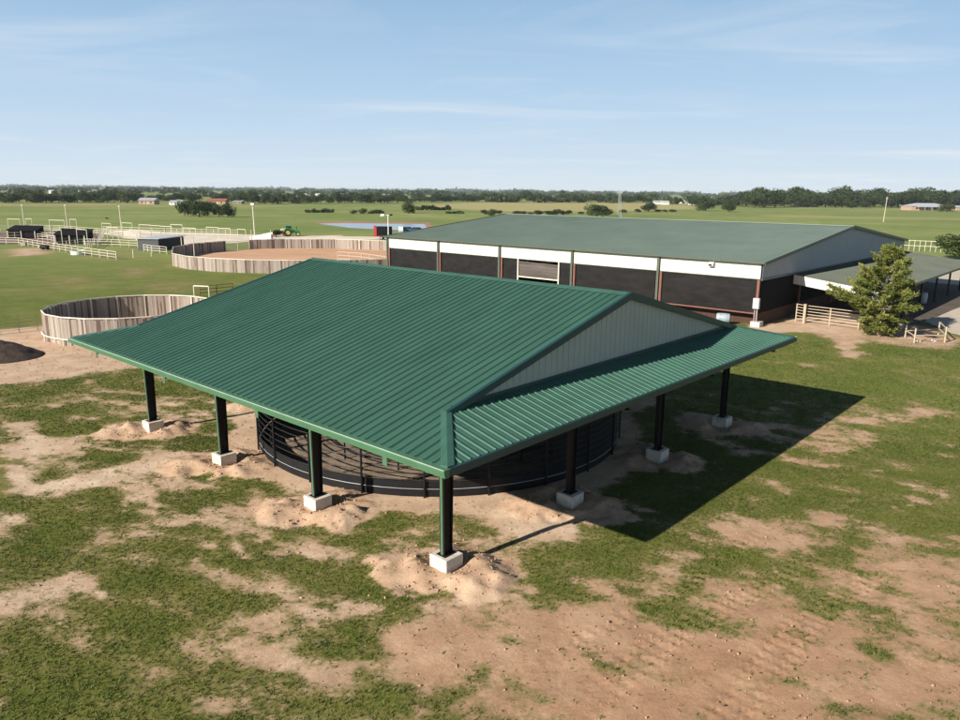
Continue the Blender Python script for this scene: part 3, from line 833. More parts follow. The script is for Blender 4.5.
# ------------------------------------------------------------------ fences
def pipe_fence(name, label, pts, h, rails, m, spacing=2.4, r=.035, rr=.024, group=None, cat='fence', world=None, zs=None):
    P = world if world else [gp(*p) for p in pts]
    root = thing(name, label, cat, P[0], 0, group)
    Q = [p-P[0] for p in P]
    pts3 = []
    for a, b in zip(Q[:-1], Q[1:]):
        n = max(1, round((b-a).length/spacing))
        for k in range(n): pts3.append(a.lerp(b, k/n))
    pts3.append(Q[-1])
    mb = MB(); mb.tube([(0, 0, -.1), (0, 0, h+.04)], r, 8); pm = None
    for p in pts3:
        if pm is None: o = pm = mb.build('post', m, root)
        else: o = dup(pm, root)
        o.location = p
    zs = zs or [h*(k+1)/rails for k in range(rails)]
    for z in zs:
        mb = MB(); mb.tube([p+Vector((0, 0, z)) for p in pts3], rr, 6); mb.build('rail', m, root)
    return root


pipe_fence('pipe_fence', 'cream pipe fence panels across the dirt entrance under the shed', [(795.5, 321), (803, 322.5), (829, 326), (858, 330)], 1.42, 6, M['pipetan'], 3.0, .05, .03)
gpst = thing('gate_post', 'thick cream gate post in the pipe fence beside the shed', 'post', gp(803.5, 323.2))
mb = MB(); mb.tube([(0, 0, -.1), (0, 0, 1.55)], .11, 12); mb.build('pipe', M['pipetan'], gpst)
mb = MB(); mb.disc((0, 0, 1.56), (0, 0, 1), .13, .03, 12); mb.build('cap', M['pipetan'], gpst)
# pipe rack in front of the juniper
q = [gp(905, 337.5), gp(914, 343.2), gp(944.5, 342.6), gp(938, 335.5)]
rk = thing('pipe_rack', 'low cream pipe rack with four posts standing on dirt by the driveway', 'rack', q[0])
qq = [p-q[0] for p in q]
for p, hh in zip(qq, (.95, 1.08, 1.15, 1.05)):
    mb = MB(); mb.tube([p+Vector((0, 0, -.1)), p+Vector((0, 0, hh))], .055, 8); mb.build('post', M['pipetan'], rk)
for a, b, z in ((0, 1, .52), (1, 2, .55), (2, 3, .55), (3, 0, .50), (3, 2, 1.02)):
    mb = MB(); mb.tube([qq[a]+Vector((0, 0, z)), qq[b]+Vector((0, 0, z))], .045, 8); mb.build('rail', M['pipetan'], rk)
for (px, py, s) in ((918, 342, .16), (933, 341.5, .22)):
    mb = MB(); a = gp(px, py); mb.add([(0, 0, .06), (s, .05, .10), (s*1.1, s, .07), (.02, s*.8, .11)], [(0, 1, 2, 3)]); mb.prism([(0, 0, .0), (s, 0, .0), (s, s, .0), (0, s, .0)], (0, 0, .1))
    o = mb.build('paper_scrap', M['whitepaint']); o.location = a
    tag(o, 'white scrap lying on the dirt under the pipe rack, ' + ('the smaller left one' if px < 925 else 'the larger right one'), 'litter')


def board_ring(name, label, P, h, m, bw=.15, gaps=0.0, closed=True, post_every=2.4, capm=None, rails=(), seed=3):
    """board fence along a closed line; panels, posts and cap rail are parts"""
    rnd = random.Random(seed)
    root = thing(name, label, 'fence', Vector((P[0].x, P[0].y, 0)))
    Q = [Vector((p.x-P[0].x, p.y-P[0].y, 0)) for p in P]
    cen = sum(Q, Vector())/len(Q)
    n = len(Q); seg = n if closed else n-1
    posts = []
    for i in range(seg):
        a, b = Q[i], Q[(i+1) % n]; d = b-a; Ls = d.length; d.normalize(); nn = Vector((d.y, -d.x, 0))
        if nn.dot((a+b)/2-cen) < 0: nn = -nn
        mb = MB(); tint = []
        t = 0
        while t < Ls-.02:
            w_ = min(bw*rnd.uniform(.8, 1.2), Ls-t); hh = h*rnd.uniform(.97, 1.02)
            mb.obox(a+d*t+nn*rnd.uniform(0, .012), d*(w_-.006), nn*.028, Vector((0, 0, hh)))
            tv = rnd.gauss(.55, .2)
            if rnd.random() < .10: tv = rnd.uniform(0, .15)
            tint += [min(1, max(0, tv))]*6; t += w_
        o = mb.build('board_panel', m, root)
        at = o.data.attributes.new('tint', 'FLOAT', 'FACE'); at.data.foreach_set('value', tint)
        k = max(1, round(Ls/post_every))
        for j in range(k): posts.append((a.lerp(b, j/k)-nn*.06, math.atan2(d.y, d.x)))
    pm = None
    for p, an in posts:
        if pm is None:
            mb = MB(); mb.box(0, 0, (h+.04)/2-.05, .11, .11, h+.14); o = pm = mb.build('post', capm, root)
        else: o = dup(pm, root)
        o.location = p; o.rotation_euler = (0, 0, an)
    mb = MB(); mb.tube([q+Vector((0, 0, h+.05)) for q in Q], .05, 8, closed=closed); mb.build('top_rail', capm, root)
    return root, Q, cen


cw = Vector((-25.4, 53.6, 0)); rw = 5.75
P = [Vector((cw.x+rw*math.cos(2*math.pi*(k+.3)/18), cw.y+rw*math.sin(2*math.pi*(k+.3)/18), 0)) for k in range(18)]
rt_, Q, cen = board_ring('board_pen', 'round weathered board pen beside the left corner of the green pavilion', P, 1.82, M['boards'], .14, capm=M['pipewhite'], post_every=2.2)
rp_ = thing('low_rail', 'low cream rail with short posts along the foot of the round board pen', 'rail', Vector((cw.x, cw.y, 0)))
arc = [(math.cos(R(a))*(rw+.12), math.sin(R(a))*(rw+.12), .42) for a in range(200, 272, 8)]
mb = MB(); mb.tube(arc, .05, 8); mb.build('rail', M['pipewhite'], rp_)
pm = None
for a in arc[::3]:
    if pm is None: mb = MB(); mb.tube([(0, 0, -.05), (0, 0, .45)], .05, 8); o = pm = mb.build('post', M['pipewhite'], rp_)
    else: o = dup(pm, rp_)
    o.location = (a[0], a[1], 0)

AP = [(-44, 106.5), (-41.8, 101), (-38.3, 97), (-34.2, 94.4), (-29.5, 93), (-24, 92.6), (-18, 93.4), (-12, 96), (-7, 101), (-4, 108), (-4.5, 116), (-7.5, 123), (-12, 128), (-17, 131), (-26, 134.2), (-34.7, 133.3)]
AP2 = [(-40.2, 130.8), (-43.5, 126), (-46.2, 120), (-46.3, 112.5)]
AV = [Vector((a, b, 0)) for a, b in AP]; AV2 = [Vector((a, b, 0)) for a, b in AP2]
sheet('arena_ground', 'raked orange tan sand of the oval riding arena', None, M['arena'], .03, 0, 2, 1, world=AV+AV2)
# the arena wall runs round with one gap, closed by a pipe gate
GA, GB = Vector((-43.2, 126.6, 0)), Vector((-40.4, 130.5, 0))
board_ring('arena_fence', 'long weathered board fence round the oval riding arena', [GB] + AV[::-1][0:0] + [Vector((-34.7, 133.3, 0)), Vector((-26, 134.2, 0)), Vector((-17, 131, 0)), Vector((-12, 128, 0)), Vector((-7.5, 123, 0)), Vector((-4.5, 116, 0)), Vector((-4, 108, 0)), Vector((-7, 101, 0)), Vector((-12, 96, 0)), Vector((-18, 93.4, 0)), Vector((-24, 92.6, 0)), Vector((-29.5, 93, 0)), Vector((-34.2, 94.4, 0)), Vector((-38.3, 97, 0)), Vector((-41.8, 101, 0)), Vector((-44, 106.5, 0)), Vector((-46.3, 112.5, 0)), Vector((-46.2, 120, 0)), GA], 1.62, M['boards'], .26, closed=False, capm=M['pipewhite'], post_every=5.0, seed=9)
pipe_fence('pipe_gate', 'cream pipe gate in the far wall of the oval arena', None, 1.5, 4, M['pipewhite'], 2.4, .06, .04, cat='gate', world=[GA, GB])
pipe_fence('pipe_fence', 'weathered pipe and board rails between the arena and the barn end', [(338, 262), (362, 264), (387, 268)], 1.5, 3, M['polewood'], 2.6, .07, .05)

# ------------------------------------------------------------------ pens on the left
pipe_fence('pipe_fence', 'cream pipe fence along the front of the cattle pens', [(-30, 243.5), (19, 244.5), (54, 250.5), (92, 256.5), (116.5, 260)], 1.2, 3, M['pipewhite'], 2.6, .06, .04)
pipe_fence('pipe_fence', 'pinkish cream pipe fence along the back of the cattle pens', [(-30, 231.5), (30, 231), (60, 231.5), (104, 235.5), (140, 239)], 1.4, 4, M['pipewhite'], 3.0, .06, .042)
pipe_fence('pipe_fence', 'cream pipe fence running behind the pale caliche strip', [(104, 232.5), (140, 234), (190, 235.5), (238, 236.5)], 1.4, 3, M['pipewhite'], 3.2, .06, .042)
pipe_fence('pipe_fence', 'short cream pipe fence in front of the white roofed shelter', [(144, 251.5), (152, 252.8), (160, 253.4), (167, 254.4)], 1.15, 3, M['pipewhite'], 2.0, .06, .04)
pipe_fence('pipe_fence', 'cream pipe cross fence dividing the pens beside the white trough', [(58, 249.5), (84, 246), (112, 246.5), (138, 248)], 1.25, 3, M['pipewhite'], 2.4, .05, .04)
pipe_fence('pipe_fence', 'cream pipe rails standing behind the black roofed pen shelter', [(0, 238.6), (30, 238), (56, 239)], 1.2, 2, M['pipewhite'], 2.6, .05, .04)
pipe_fence('pipe_fence', 'tall cream pipe fence behind the barn near the right edge', [(903, 250.5), (930, 251.8), (962, 253.4)], 2.0, 2, M['pipewhite'], .9, .045, .05, zs=[1.0, 1.95])
pipe_fence('pipe_fence', 'red rusty pipe fence by the cream arch behind the board pen', [(200, 296), (217, 294.6), (233, 292.8)], .95, 3, M['pipered'], 1.6, .045, .035)

pipe_fence('pipe_fence', 'cream pipe alley fence running back from the white trough to the far alley arches', [(86, 249.5), (98, 243), (104, 237)], 1.25, 3, M['pipewhite'], 2.4, .05, .04)
pipe_fence('pipe_fence', 'cream pipe rails along the near edge of the pale caliche strip', [(108, 241), (124, 239), (137, 240)], 1.25, 3, M['pipewhite'], 2.4, .05, .04)
pipe_fence('pipe_fence', 'cream pipe fence between the two black pen shelters', [(38, 240.5), (48, 241.5), (56, 243)], 1.3, 3, M['pipewhite'], 2.2, .05, .04)
ARCH = [(9, 21, 218.6, 231, 'over the left end of the back pen fence'), (27, 33, 218.5, 231, 'beside the leftmost tall pole'), (51, 66, 219.8, 237, 'behind the black roofed pen shelter nearest the tall pole'),
        (71, 77.5, 219, 233, 'right beside the second tall pole'), (54.5, 63, 229.5, 246, 'at the left corner of the middle pen'), (78, 88, 229, 245, 'on the right of the black pen shelter'),
        (103, 112, 223, 237, 'over the far alley of the pens'), (108, 119, 227, 241.5, 'left of the white roofed shelter'), (123, 133, 222.5, 236, 'touching the third tall pole'),
        (140, 151.5, 224.4, 237, 'first of the row behind the white roofed shelter'), (151.5, 161.5, 225.2, 237.6, 'second of the row behind the white roofed shelter'), (161.5, 172.5, 226, 238.2, 'third of the row behind the white roofed shelter'),
        (171.5, 183, 224.2, 236.6, 'standing farther back than the others in the row'), (184, 196.5, 227.6, 239, 'last of the row before the board arena'), (207, 219, 227, 238, 'left of the arena gate on the caliche strip'),
        (219, 231, 228, 239.4, 'next to the arena gate posts'), (238, 246, 229, 237.6, 'right of the arena gate and left of the lamp pole'), (194.5, 209.5, 285.5, 298, 'behind the round board pen by the red rails')]
for x1, x2, t, b, where in ARCH:
    a = gp(x1, b); xm = (x1+x2)/2; h_ = height(xm, b, t)
    bb = gp(x2, b + (.6 if x2-x1 > 7 else .3))
    r = thing('gate_arch', 'cream pipe gate arch ' + where, 'gate arch', a, 0, 'pipe gate arches over the pens')
    d = bb-a
    rr = .058
    for p in (Vector(), d):
        mb = MB(); mb.tube([p+Vector((0, 0, -.1)), p+Vector((0, 0, h_))], rr, 8); mb.build('post', M['pipewhite'], r)
    mb = MB(); mb.tube([Vector((0, 0, h_)), d+Vector((0, 0, h_))], rr, 8); mb.build('crossbar', M['pipewhite'], r)
for px, b, t, where in ((25.5, 232, 205, 'leftmost of the three tall poles in the cattle pens'), (68.5, 234, 205, 'middle of the three tall poles in the cattle pens'), (122.3, 236, 206, 'right-hand of the three tall poles in the cattle pens')):
    h_ = height(px, b, t)
    r = thing('pole', 'tall thin cream pole, ' + where, 'pole', gp(px, b), 0, 'tall poles in the cattle pens')
    r.rotation_euler = (0, R(-1.2), 0)
    mb = MB(); mb.tube([(0, 0, -.1), (0, 0, h_*.5), (0, 0, h_)], [.11, .09, .07], 8); mb.build('shaft', M['pipewhite'], r)
    mb = MB(); mb.box(0, 0, h_+.05, .3, .22, .16); mb.build('lamp_head', M['lamp'], r)
for px, b, t, where in ((182.5, 254, 237, 'left one of two thin posts at the near arena wall'), (194.5, 255.5, 239, 'right one of two thin posts at the near arena wall')):
    r = thing('post', 'thin cream ' + where[:where.index('of')].strip() + ' of the pair of posts at the near arena wall', 'post', gp(px, b+1.5), 0, 'thin posts at the arena wall')
    h_ = height(px, b+1.5, t)
    mb = MB(); mb.tube([(0, 0, 0), (0, 0, h_)], .07, 8); mb.build('shaft', M['pipewhite'], r)
    mb = MB(); mb.disc((0, 0, h_), (0, 0, 1), .09, .05, 8); mb.build('cap', M['pipewhite'], r)
for px, b, h_ in ((133.5, 258, 1.3), (151.5, 256.5, .7)):
    mb = MB(); mb.tube([(0, 0, 0), (0, 0, h_*.5), (0, 0, h_)], .07, 8); o = mb.build('post', M['pipewhite']); o.location = gp(px, b)
    tag(o, 'lone ' + ('taller' if h_ > 1 else 'stubby') + ' cream post on the grass in front of the white roofed shelter', 'post')

for x1, x2, t, b, lab in ((9.4, 36.8, 225.7, 238.0, 'long low black pen shelter at the far left of the cattle pens'), (56.5, 86.3, 229.3, 244, 'black sloping roofed pen shelter in the middle of the cattle pens')):
    a, c = gp(x1, b), gp(x2, b+.5); d = c-a; wd = d.length; an = math.atan2(d.y, d.x); h_ = height((x1+x2)/2, b, t)
    r = thing('pen_shelter', lab, 'shelter', a, an, 'black pen shelters')
    mb = MB(); mb.prism([(-.3, -.5, h_*.62), (wd+.3, -.5, h_*.62), (wd+.3, 2.4, h_), (-.3, 2.4, h_)], (0, 0, .07)); mb.build('roof', M['black'], r)
    mb = MB(); mb.box(wd/2, 2.3, h_*.47, wd, .06, h_*.94); mb.build('back_wall', M['black'], r)
    for sx in (0, wd):
        mb = MB(); mb.prism([(sx, 0, 0), (sx, 2.3, 0), (sx, 2.3, h_*.95), (sx, 0, h_*.64)], (.04, 0, 0)); mb.build('side_wall', M['black'], r)
    mb = MB(); mb.box(wd/2, -.05, h_*.62*.58, wd, .06, h_*.62*.84); mb.build('front_wall', M['black'], r)
    for k in range(3):
        mb = MB(); mb.box(k*wd/2, -.4, h_*.31, .12, .12, h_*.62); mb.build('post', M['pipewhite'], r)
# white roofed shelter
a, c = gp(138.5, 250.6), gp(159, 250.9); d = c-a; wd = d.length; an = math.atan2(d.y, d.x); h_ = 1.95
r = thing('shelter', 'small pen shelter with pale flat roof and dark slate front', 'shelter', a, an)
mb = MB(); mb.prism([(0, 0, 0), (wd, 0, 0), (wd, 0, h_), (0, 0, h_)], (0, .08, 0)); mb.build('front_wall', mat('slate_sheet', (.05, .06, .065), .6), r)
for sx in (0, wd-.06):
    mb = MB(); mb.prism([(sx, .1, 0), (sx, 9.5, 0), (sx, 9.5, h_*.97), (sx, .1, h_*.98)], (.06, 0, 0)); mb.build('side_wall', M['kick'], r)
mb = MB(); mb.prism([(-.2, -.25, h_), (wd+.2, -.25, h_), (wd+.2, 10.0, h_+.02), (-.2, 10.0, h_+.02)], (0, 0, .08)); mb.build('roof', M['galv'], r)
# trough, tank, block
r = thing('water_trough', 'round white water trough on the grass in front of the pipe fence', 'trough', gp(78, 254.6))
mb = MB(); mb.tube([(0, 0, 0), (0, 0, .1), (0, 0, .58), (0, 0, .62)], [.95, 1.0, 1.03, 1.06], 22, cap=False); mb.tube([(0, 0, .62), (0, 0, .3)], [.98, .95], 22, cap=False); mb.disc((0, 0, .04), (0, 0, 1), .95, .05, 22); mb.build('tub', M['whitepaint'], r)
mb = MB(); mb.disc((0, 0, .48), (0, 0, 1), .94, .01, 22); mb.build('water', M['water'], r)
r = thing('water_tank', 'small grey tank with a white round end lying by the pen fence', 'tank', gp(45, 249.6), -.15)
mb = MB(); mb.tube([(-.75, 0, .42), (-.65, 0, .42), (.65, 0, .42), (.75, 0, .42)], [.3, .4, .4, .3], 16); mb.build('barrel', M['kick'], r, True)
mb = MB(); mb.disc((-.77, 0, .42), (1, 0, 0), .36, .06, 16); mb.build('end_cap', M['whitepaint'], r)
mb = MB()
for sx in (-.4, .4): mb.box(sx, 0, .06, .12, .7, .12)
mb.build('skid', M['polewood'], r)
r = thing('feed_box', 'small pinkish wooden feed box at the corner of the cattle pens', 'box', gp(23.5, 246), .2)
mb = MB(); mb.box(0, 0, .3, .8, .6, .5); mb.build('bin', M['polewood'], r)
mb = MB(); mb.box(0, 0, .57, .86, .66, .05); mb.build('lid', M['pipewhite'], r)

# wire fence at far left
Pw = [gp(-60, 341), gp(-20, 336.5), gp(38, 330)]
r = thing('wire_fence', 'thin wire fence with slim steel posts left of the board pen', 'fence', Pw[0])
Qw = [p-Pw[0] for p in Pw]; pts3 = []
for a, b in zip(Qw[:-1], Qw[1:]):
    n = max(1, round((b-a).length/1.1))
    for k in range(n): pts3.append(a.lerp(b, k/n))
pts3.append(Qw[-1]); pm = None
mgal = mat('dull_galvanised_wire', (.16, .15, .12), .6, .3)
for p in pts3:
    if pm is None: mb = MB(); mb.tube([(0, 0, 0), (0, 0, 1.3)], .022, 6); o = pm = mb.build('post', mgal, r)
    else: o = dup(pm, r)
    o.location = p
mb = MB()
for z in (.2, .45, .7, .95, 1.2): mb.tube([p+Vector((0, 0, z)) for p in pts3], .007, 4)
for a, b in zip(pts3[:-1], pts3[1:]):
    for k in range(1, 6):
        p = a.lerp(b, k/6); mb.tube([p+Vector((0, 0, .1)), p+Vector((0, 0, 1.2))], .004, 3)
mb.build('wire_mesh', mgal, r)

# dirt pile off the left edge
c = gp(-8, 357)
n = 46; V_ = []
for j in range(n):
    for i in range(n):
        xx, yy = (i/(n-1)-.5)*6.4, (j/(n-1)-.5)*5.2
        V_.append((xx, yy))
V_ = np.array(V_); rr = np.hypot(V_[:, 0]/3.0, V_[:, 1]/2.4)
zz_ = 1.25*np.clip(1-rr, 0, 1)**.9 + .30*(fbm(V_[:, 0]+40, V_[:, 1], .6, 4, 4)-.4)*(rr < 1)*np.clip((1-rr)*3, 0, 1)
zz_[rr >= 1] = -.08
ii = np.arange(n*n).reshape(n, n)
Fc = np.stack([ii[:-1, :-1], ii[:-1, 1:], ii[1:, 1:], ii[1:, :-1]], -1).reshape(-1, 4)
me = npmesh('dirt_pile', np.c_[V_, zz_], Fc, mat('dark_compost_soil', (.055, .035, .026), .98, 0, .4, 3, .8, 10))
o = link('dirt_pile', me); o.location = c
tag(o, 'dark brown heap of compost on the bare yard at the left edge', 'dirt pile')

# ------------------------------------------------------------------ machines near the arena
def wheel(root, c, r, w, rim, ax=(0, 1, 0)):
    mb = MB(); mb.disc(c, ax, r, w, 20); t = mb.build('wheel', M['tyre'], root)
    mb = MB(); mb.disc(c, ax, r*.58, w+.04, 16); mb.build('rim', rim, t)
tr = thing('tractor', 'bright green tractor parked beyond the arena wall', 'tractor', gp(291.5, 236.2), .25)
mb = MB(); mb.prism([(.2, -.35, .8), (1.9, -.32, .8), (1.9, -.32, 1.35), (.2, -.38, 1.55)], (0, .7, 0)); mb.box(-.5, 0, .85, 1.6, .6, .5); mb.build('hood', M['tractor'], tr)
mb = MB(); mb.box(-.55, 0, 1.75, 1.25, 1.1, 1.0); mb.build('cab_glass', M['glass'], tr)
mb = MB(); mb.box(-.55, 0, 2.32, 1.45, 1.3, .16)
for sx in (-1.15, .05):
    for sy in (-.55, .55): mb.box(sx, sy, 1.75, .08, .08, 1.0)
mb.build('cab', M['tractor'], tr)
mb = MB()
for sy in (-.95, .95): mb.tube([(-.75+.95*math.cos(t_), sy, .85+.95*math.sin(t_)) for t_ in np.linspace(.2, 2.9, 8)], .12, 6)
mb.build('fender', M['tractor'], tr)
for sy in (-.95, .95): wheel(tr, (-.75, sy, .8), .82, .45, M['yellow'])
for sy in (-.8, .8): wheel(tr, (1.45, sy, .5), .5, .3, M['yellow'])
mb = MB(); mb.tube([(1.2, -.2, 1.4), (1.2, -.2, 2.2)], .05, 8); mb.build('exhaust', M['black'], tr)
hb = thing('hay_bale', 'round tan hay bale in front of the green tractor', 'hay bale', gp(284, 235.5), .6)
mb = MB(); mb.tube([(0, -.75, .78), (0, -.7, .78), (0, 0, .78), (0, .7, .78), (0, .75, .78)], [.70, .78, .8, .78, .70], 22); mb.build('bale', M['hay'], hb, True)
mb = MB()
for k in range(5): mb.tube([(.81*math.cos(t_), -.5+k*.25, .78+.81*math.sin(t_)) for t_ in np.linspace(0, 6.28, 20)], .012, 4)
mb.build('net_wrap', M['whitepaint'], hb)
tl = thing('trailer', 'black sided trailer with a dark red end parked beyond the arena', 'trailer', gp(383, 239.2), -.12)
mb = MB(); mb.box(.35, 0, 1.75, 2.9, 2.1, 1.9); o = mb.build('box', M['black'], tl); o.modifiers.new('b', 'BEVEL').width = .06
mb = MB(); mb.prism([(-1.12, -1.05, .8), (-1.12, 1.05, .8), (-1.85, .7, 1.0), (-1.85, -.7, 1.0)], (0, 0, 1.85)); mb.build('nose', M['redpaint'], tl)
mb = MB(); mb.box(.1, 0, .7, 3.7, 1.9, .18); mb.tube([(-1.7, 0, .68), (-2.7, 0, .6)], .06, 8); mb.build('chassis', M['redpaint'], tl)
for sx in (-.1, .85):
    for sy in (-1.12, 1.12): wheel(tl, (sx, sy, .38), .38, .22, M['grey'])
mb = MB(); mb.box(.37, -1.14, .82, 2.0, .3, .06); mb.build('fender', M['redpaint'], tl)
for sy in (-.85, .85):
    mb = MB(); mb.box(1.82, sy, 1.0, .04, .14, .2); mb.build('tail_light', M['redpaint'], tl)
for px, py, lab in ((408.5, 232.5, 'dark blue car parked by the pond next to the white tank'), (418, 233, 'dark blue car parked by the pond half behind the barn roof')):
    cr = thing('parked_car', lab, 'car', gp(px, py), .1, 'cars parked by the pond')
    mb = MB(); mb.prism([(-2.1, -.85, .35), (2.1, -.85, .35), (2.15, -.85, .8), (1.2, -.85, .95), (-1.9, -.85, 1.0), (-2.15, -.85, .8)], (0, 1.7, 0)); mb.build('body', M['bluepaint'], cr)
    mb = MB(); mb.prism([(-1.6, -.75, 1.0), (1.1, -.75, .97), (.5, -.65, 1.45), (-1.2, -.65, 1.45)], (0, 1.45, 0)); mb.build('window', M['glass'], cr)
    for sx in (-1.3, 1.3):
        for sy in (-.82, .82): wheel(cr, (sx, sy, .33), .33, .2, M['grey'])
wt = thing('storage_tank', 'small boxy white tank between the trailer and the blue cars', 'tank', gp(401, 232.8), .1)
mb = MB(); mb.box(0, 0, 1.0, 1.15, 1.15, 1.05); o = mb.build('tank', M['whitepaint'], wt); o.modifiers.new('b', 'BEVEL').width = .1
mb = MB(); mb.box(0, 0, .24, 1.25, 1.25, .45); mb.build('stand', M['grey'], wt)
mb = MB(); mb.disc((0, 0, 1.55), (0, 0, 1), .2, .08, 12); mb.build('lid', M['kick'], wt)
# lamp posts
yl = thing('yard_lamp', 'white yard lamp post with two heads at the far barn corner', 'lamp post', gp(388.5, 243))
h_ = height(388.5, 243, 214.5)
mb = MB(); mb.tube([(0, 0, 0), (0, 0, h_*.5), (0, 0, h_)], [.11, .09, .08], 10); mb.build('pole', M['lamp'], yl)
mb = MB(); mb.tube([(-.75, 0, h_-.05), (.45, 0, h_)], .05, 8); mb.build('crossarm', M['lamp'], yl)
mb = MB(); mb.prism([(-1.5, -.3, h_-.28), (-.75, -.3, h_-.18), (-.75, -.3, h_+.2), (-1.45, -.3, h_+.14)], (0, .6, 0)); mb.build('lamp_head', M['lamp'], yl)
mb = MB(); mb.prism([(.3, -.25, h_-.2), (.85, -.25, h_-.15), (.85, -.25, h_+.2), (.3, -.25, h_+.15)], (0, .5, 0)); mb.build('lamp_head', M['kick'], yl)
al = thing('arena_lamp', 'cream arena lamp post with a brown floodlight head', 'lamp post', gp(255, 238.5))
h_ = height(255, 238.5, 204)
mb = MB(); mb.tube([(0, 0, 0), (-.06, 0, h_*.5), (-.14, 0, h_)], [.13, .11, .09], 10); mb.build('pole', M['pipewhite'], al)
mb = MB(); mb.box(-.14, 0, h_+.1, .9, .4, .5); mb.build('lamp_head', M['lampbrown'], al)
mb = MB(); mb.box(-.14, -.21, h_+.08, .7, .02, .36); mb.build('lens', M['lamp'], al)
# white loading ramp and red implement next to the lamp
ramp = thing('loading_ramp', 'white sided loading ramp at the foot of the arena lamp', 'ramp', gp(250, 239.5), .1)
mb = MB(); mb.prism([(0, 0, 0), (4.4, 0, 0), (4.4, 0, 1.5), (0, 0, .5)], (0, .08, 0)); mb.build('side_wall', M['whitepaint'], ramp)
mb = MB(); mb.prism([(0, 1.4, 0), (4.4, 1.4, 0), (4.4, 1.4, 1.5), (0, 1.4, .5)], (0, .08, 0)); mb.build('side_wall', M['whitepaint'], ramp)
mb = MB(); mb.prism([(0, .1, .05), (4.4, .1, .95), (4.4, 1.38, .95), (0, 1.38, .05)], (0, 0, .06)); mb.build('deck', M['polewood'], ramp)
for xx in (.3, 4.3):
    mb = MB(); mb.tube([(xx, -.05, 0), (xx, -.05, 2.0)], .05, 8); mb.build('post', M['pipewhite'], ramp)
im = thing('implement', 'dark red low farm implement between the white ramp and the bush', 'farm implement', gp(272, 237), .15)
mb = MB(); mb.box(0, 0, .45, 1.5, .9, .35); mb.build('deck', M['redpaint'], im)
mb = MB(); mb.tube([(-.7, 0, .45), (-1.1, 0, .45), (-.9, 0, .95), (-.7, 0, .6)], .05, 6); mb.build('hitch', M['redpaint'], im)
for sy in (-.4, .4): wheel(im, (.65, sy, .22), .22, .12, M['grey'])
# poles and the lattice tower
up = thing('utility_pole', 'leaning wooden utility pole in the pasture right of the barn roof', 'utility pole', gp(883.4, 222)); up.rotation_euler = (0, R(1.6), 0)
h_ = height(883.4, 222, 196.5)
mb = MB(); mb.tube([(0, 0, 0), (0, 0, h_)], [.19, .13], 10); mb.build('shaft', M['polewood'], up)
mb = MB(); mb.box(0, 0, h_-.5, .5, .3, .8); mb.build('transformer', M['grey'], up)
lt = thing('lattice_tower', 'thin grey steel lattice tower in the field behind the barn roof', 'tower', gp(618.5, 217.5))
h_ = height(618.5, 217.5, 192.5)
mgt = mat('grey_tower_steel', (.35, .36, .36), .5, .3)
for sx, sy in ((-1, -1), (1, -1), (0, 1)):
    mb = MB(); mb.tube([(sx*1.0, sy*1.0, 0), (sx*.35, sy*.35, h_)], .07, 6); mb.build('leg', mgt, lt)
mb = MB()
k = 9
for i in range(k):
    z0, z1 = h_*i/k, h_*(i+1)/k; s0, s1 = 1-.65*i/k, 1-.65*(i+1)/k
    c3 = ((-1, -1), (1, -1), (0, 1))
    for j in range(3):
        a, b = c3[j], c3[(j+1) % 3]
        mb.tube([(a[0]*s0, a[1]*s0, z0), (b[0]*s1, b[1]*s1, z1)], .035, 4); mb.tube([(a[0]*s1, a[1]*s1, z1), (b[0]*s1, b[1]*s1, z1)], .03, 4)
mb.build('bracing', mgt, lt)
mb = MB(); mb.box(0, 0, h_+.2, 2.2, .5, .9); mb.build('antenna', mgt, lt)

# ------------------------------------------------------------------ houses far off
def house(px, pb, w_px, h_px, label, wall, roof, name='house', hip=False, depth=8.0, wins=3):
    p = gp(px, pb); wd = width(px, pb, w_px); ht = p.y/F*h_px
    r = thing(name, label, 'house', p, 0)
    eh = ht*.6
    mb = MB(); mb.box(0, depth/2, eh/2, wd, depth, eh)
    if not hip:
        for sx in (-wd/2+.02, wd/2-.06): mb.prism([(sx, 0, eh), (sx, depth, eh), (sx, depth/2, ht*.97)], (.04, 0, 0))
    mb.build('wall', wall, r)
    o = .5; ins = depth*.5 if hip else 0
    A = [(-wd/2-o, -o, eh-.05), (wd/2+o, -o, eh-.05), (wd/2+o, depth+o, eh-.05), (-wd/2-o, depth+o, eh-.05)]
    T = [(-wd/2-o+ins, depth/2, ht), (wd/2+o-ins, depth/2, ht)]
    mb = MB(); mb.add(A+T, [(0, 1, 5, 4), (1, 2, 5), (2, 3, 4, 5), (3, 0, 4), (3, 2, 1, 0)]); mb.build('roof', roof, r)
    for k in range(wins):
        xx = -wd/2 + wd*(k+.7)/(wins+.4)
        mb = MB(); mb.box(xx, -.02, eh*.5, wd*.09, .06, eh*.36); mb.build('window', M['glass'], r)
    mb = MB(); mb.box(wd*.06, -.03, eh*.38, wd*.055, .06, eh*.74); mb.build('door', M['pipewhite'], r)
    return r, wd, eh, ht
house(146.5, 204.3, 15, 6.2, 'tan house with a grey roof at the edge of the left treeline', M['brick'], M['grey'])
house(175, 204.8, 11, 4.2, 'low white house left of the dark tree clump', M['whitepaint'], M['galv'])
house(216, 204.2, 18, 5.4, 'long house with a red roof behind the tree clump', M['brick'], M['redroof'])
house(237, 203.8, 8, 3, 'small pale house right of the red roofed house', M['brick'], M['grey'])
house(272, 203.6, 9, 4, 'small tan house with a pointed roof among the central trees', M['brick'], M['hay'])
house(294, 203.5, 6, 3.5, 'tiny cream house in a gap of the central treeline', M['barnwhite'], M['hay'])
house(658, 204.2, 6, 3.6, 'tiny white house leftmost in the white cluster behind the barn', M['whitepaint'], M['grey'])
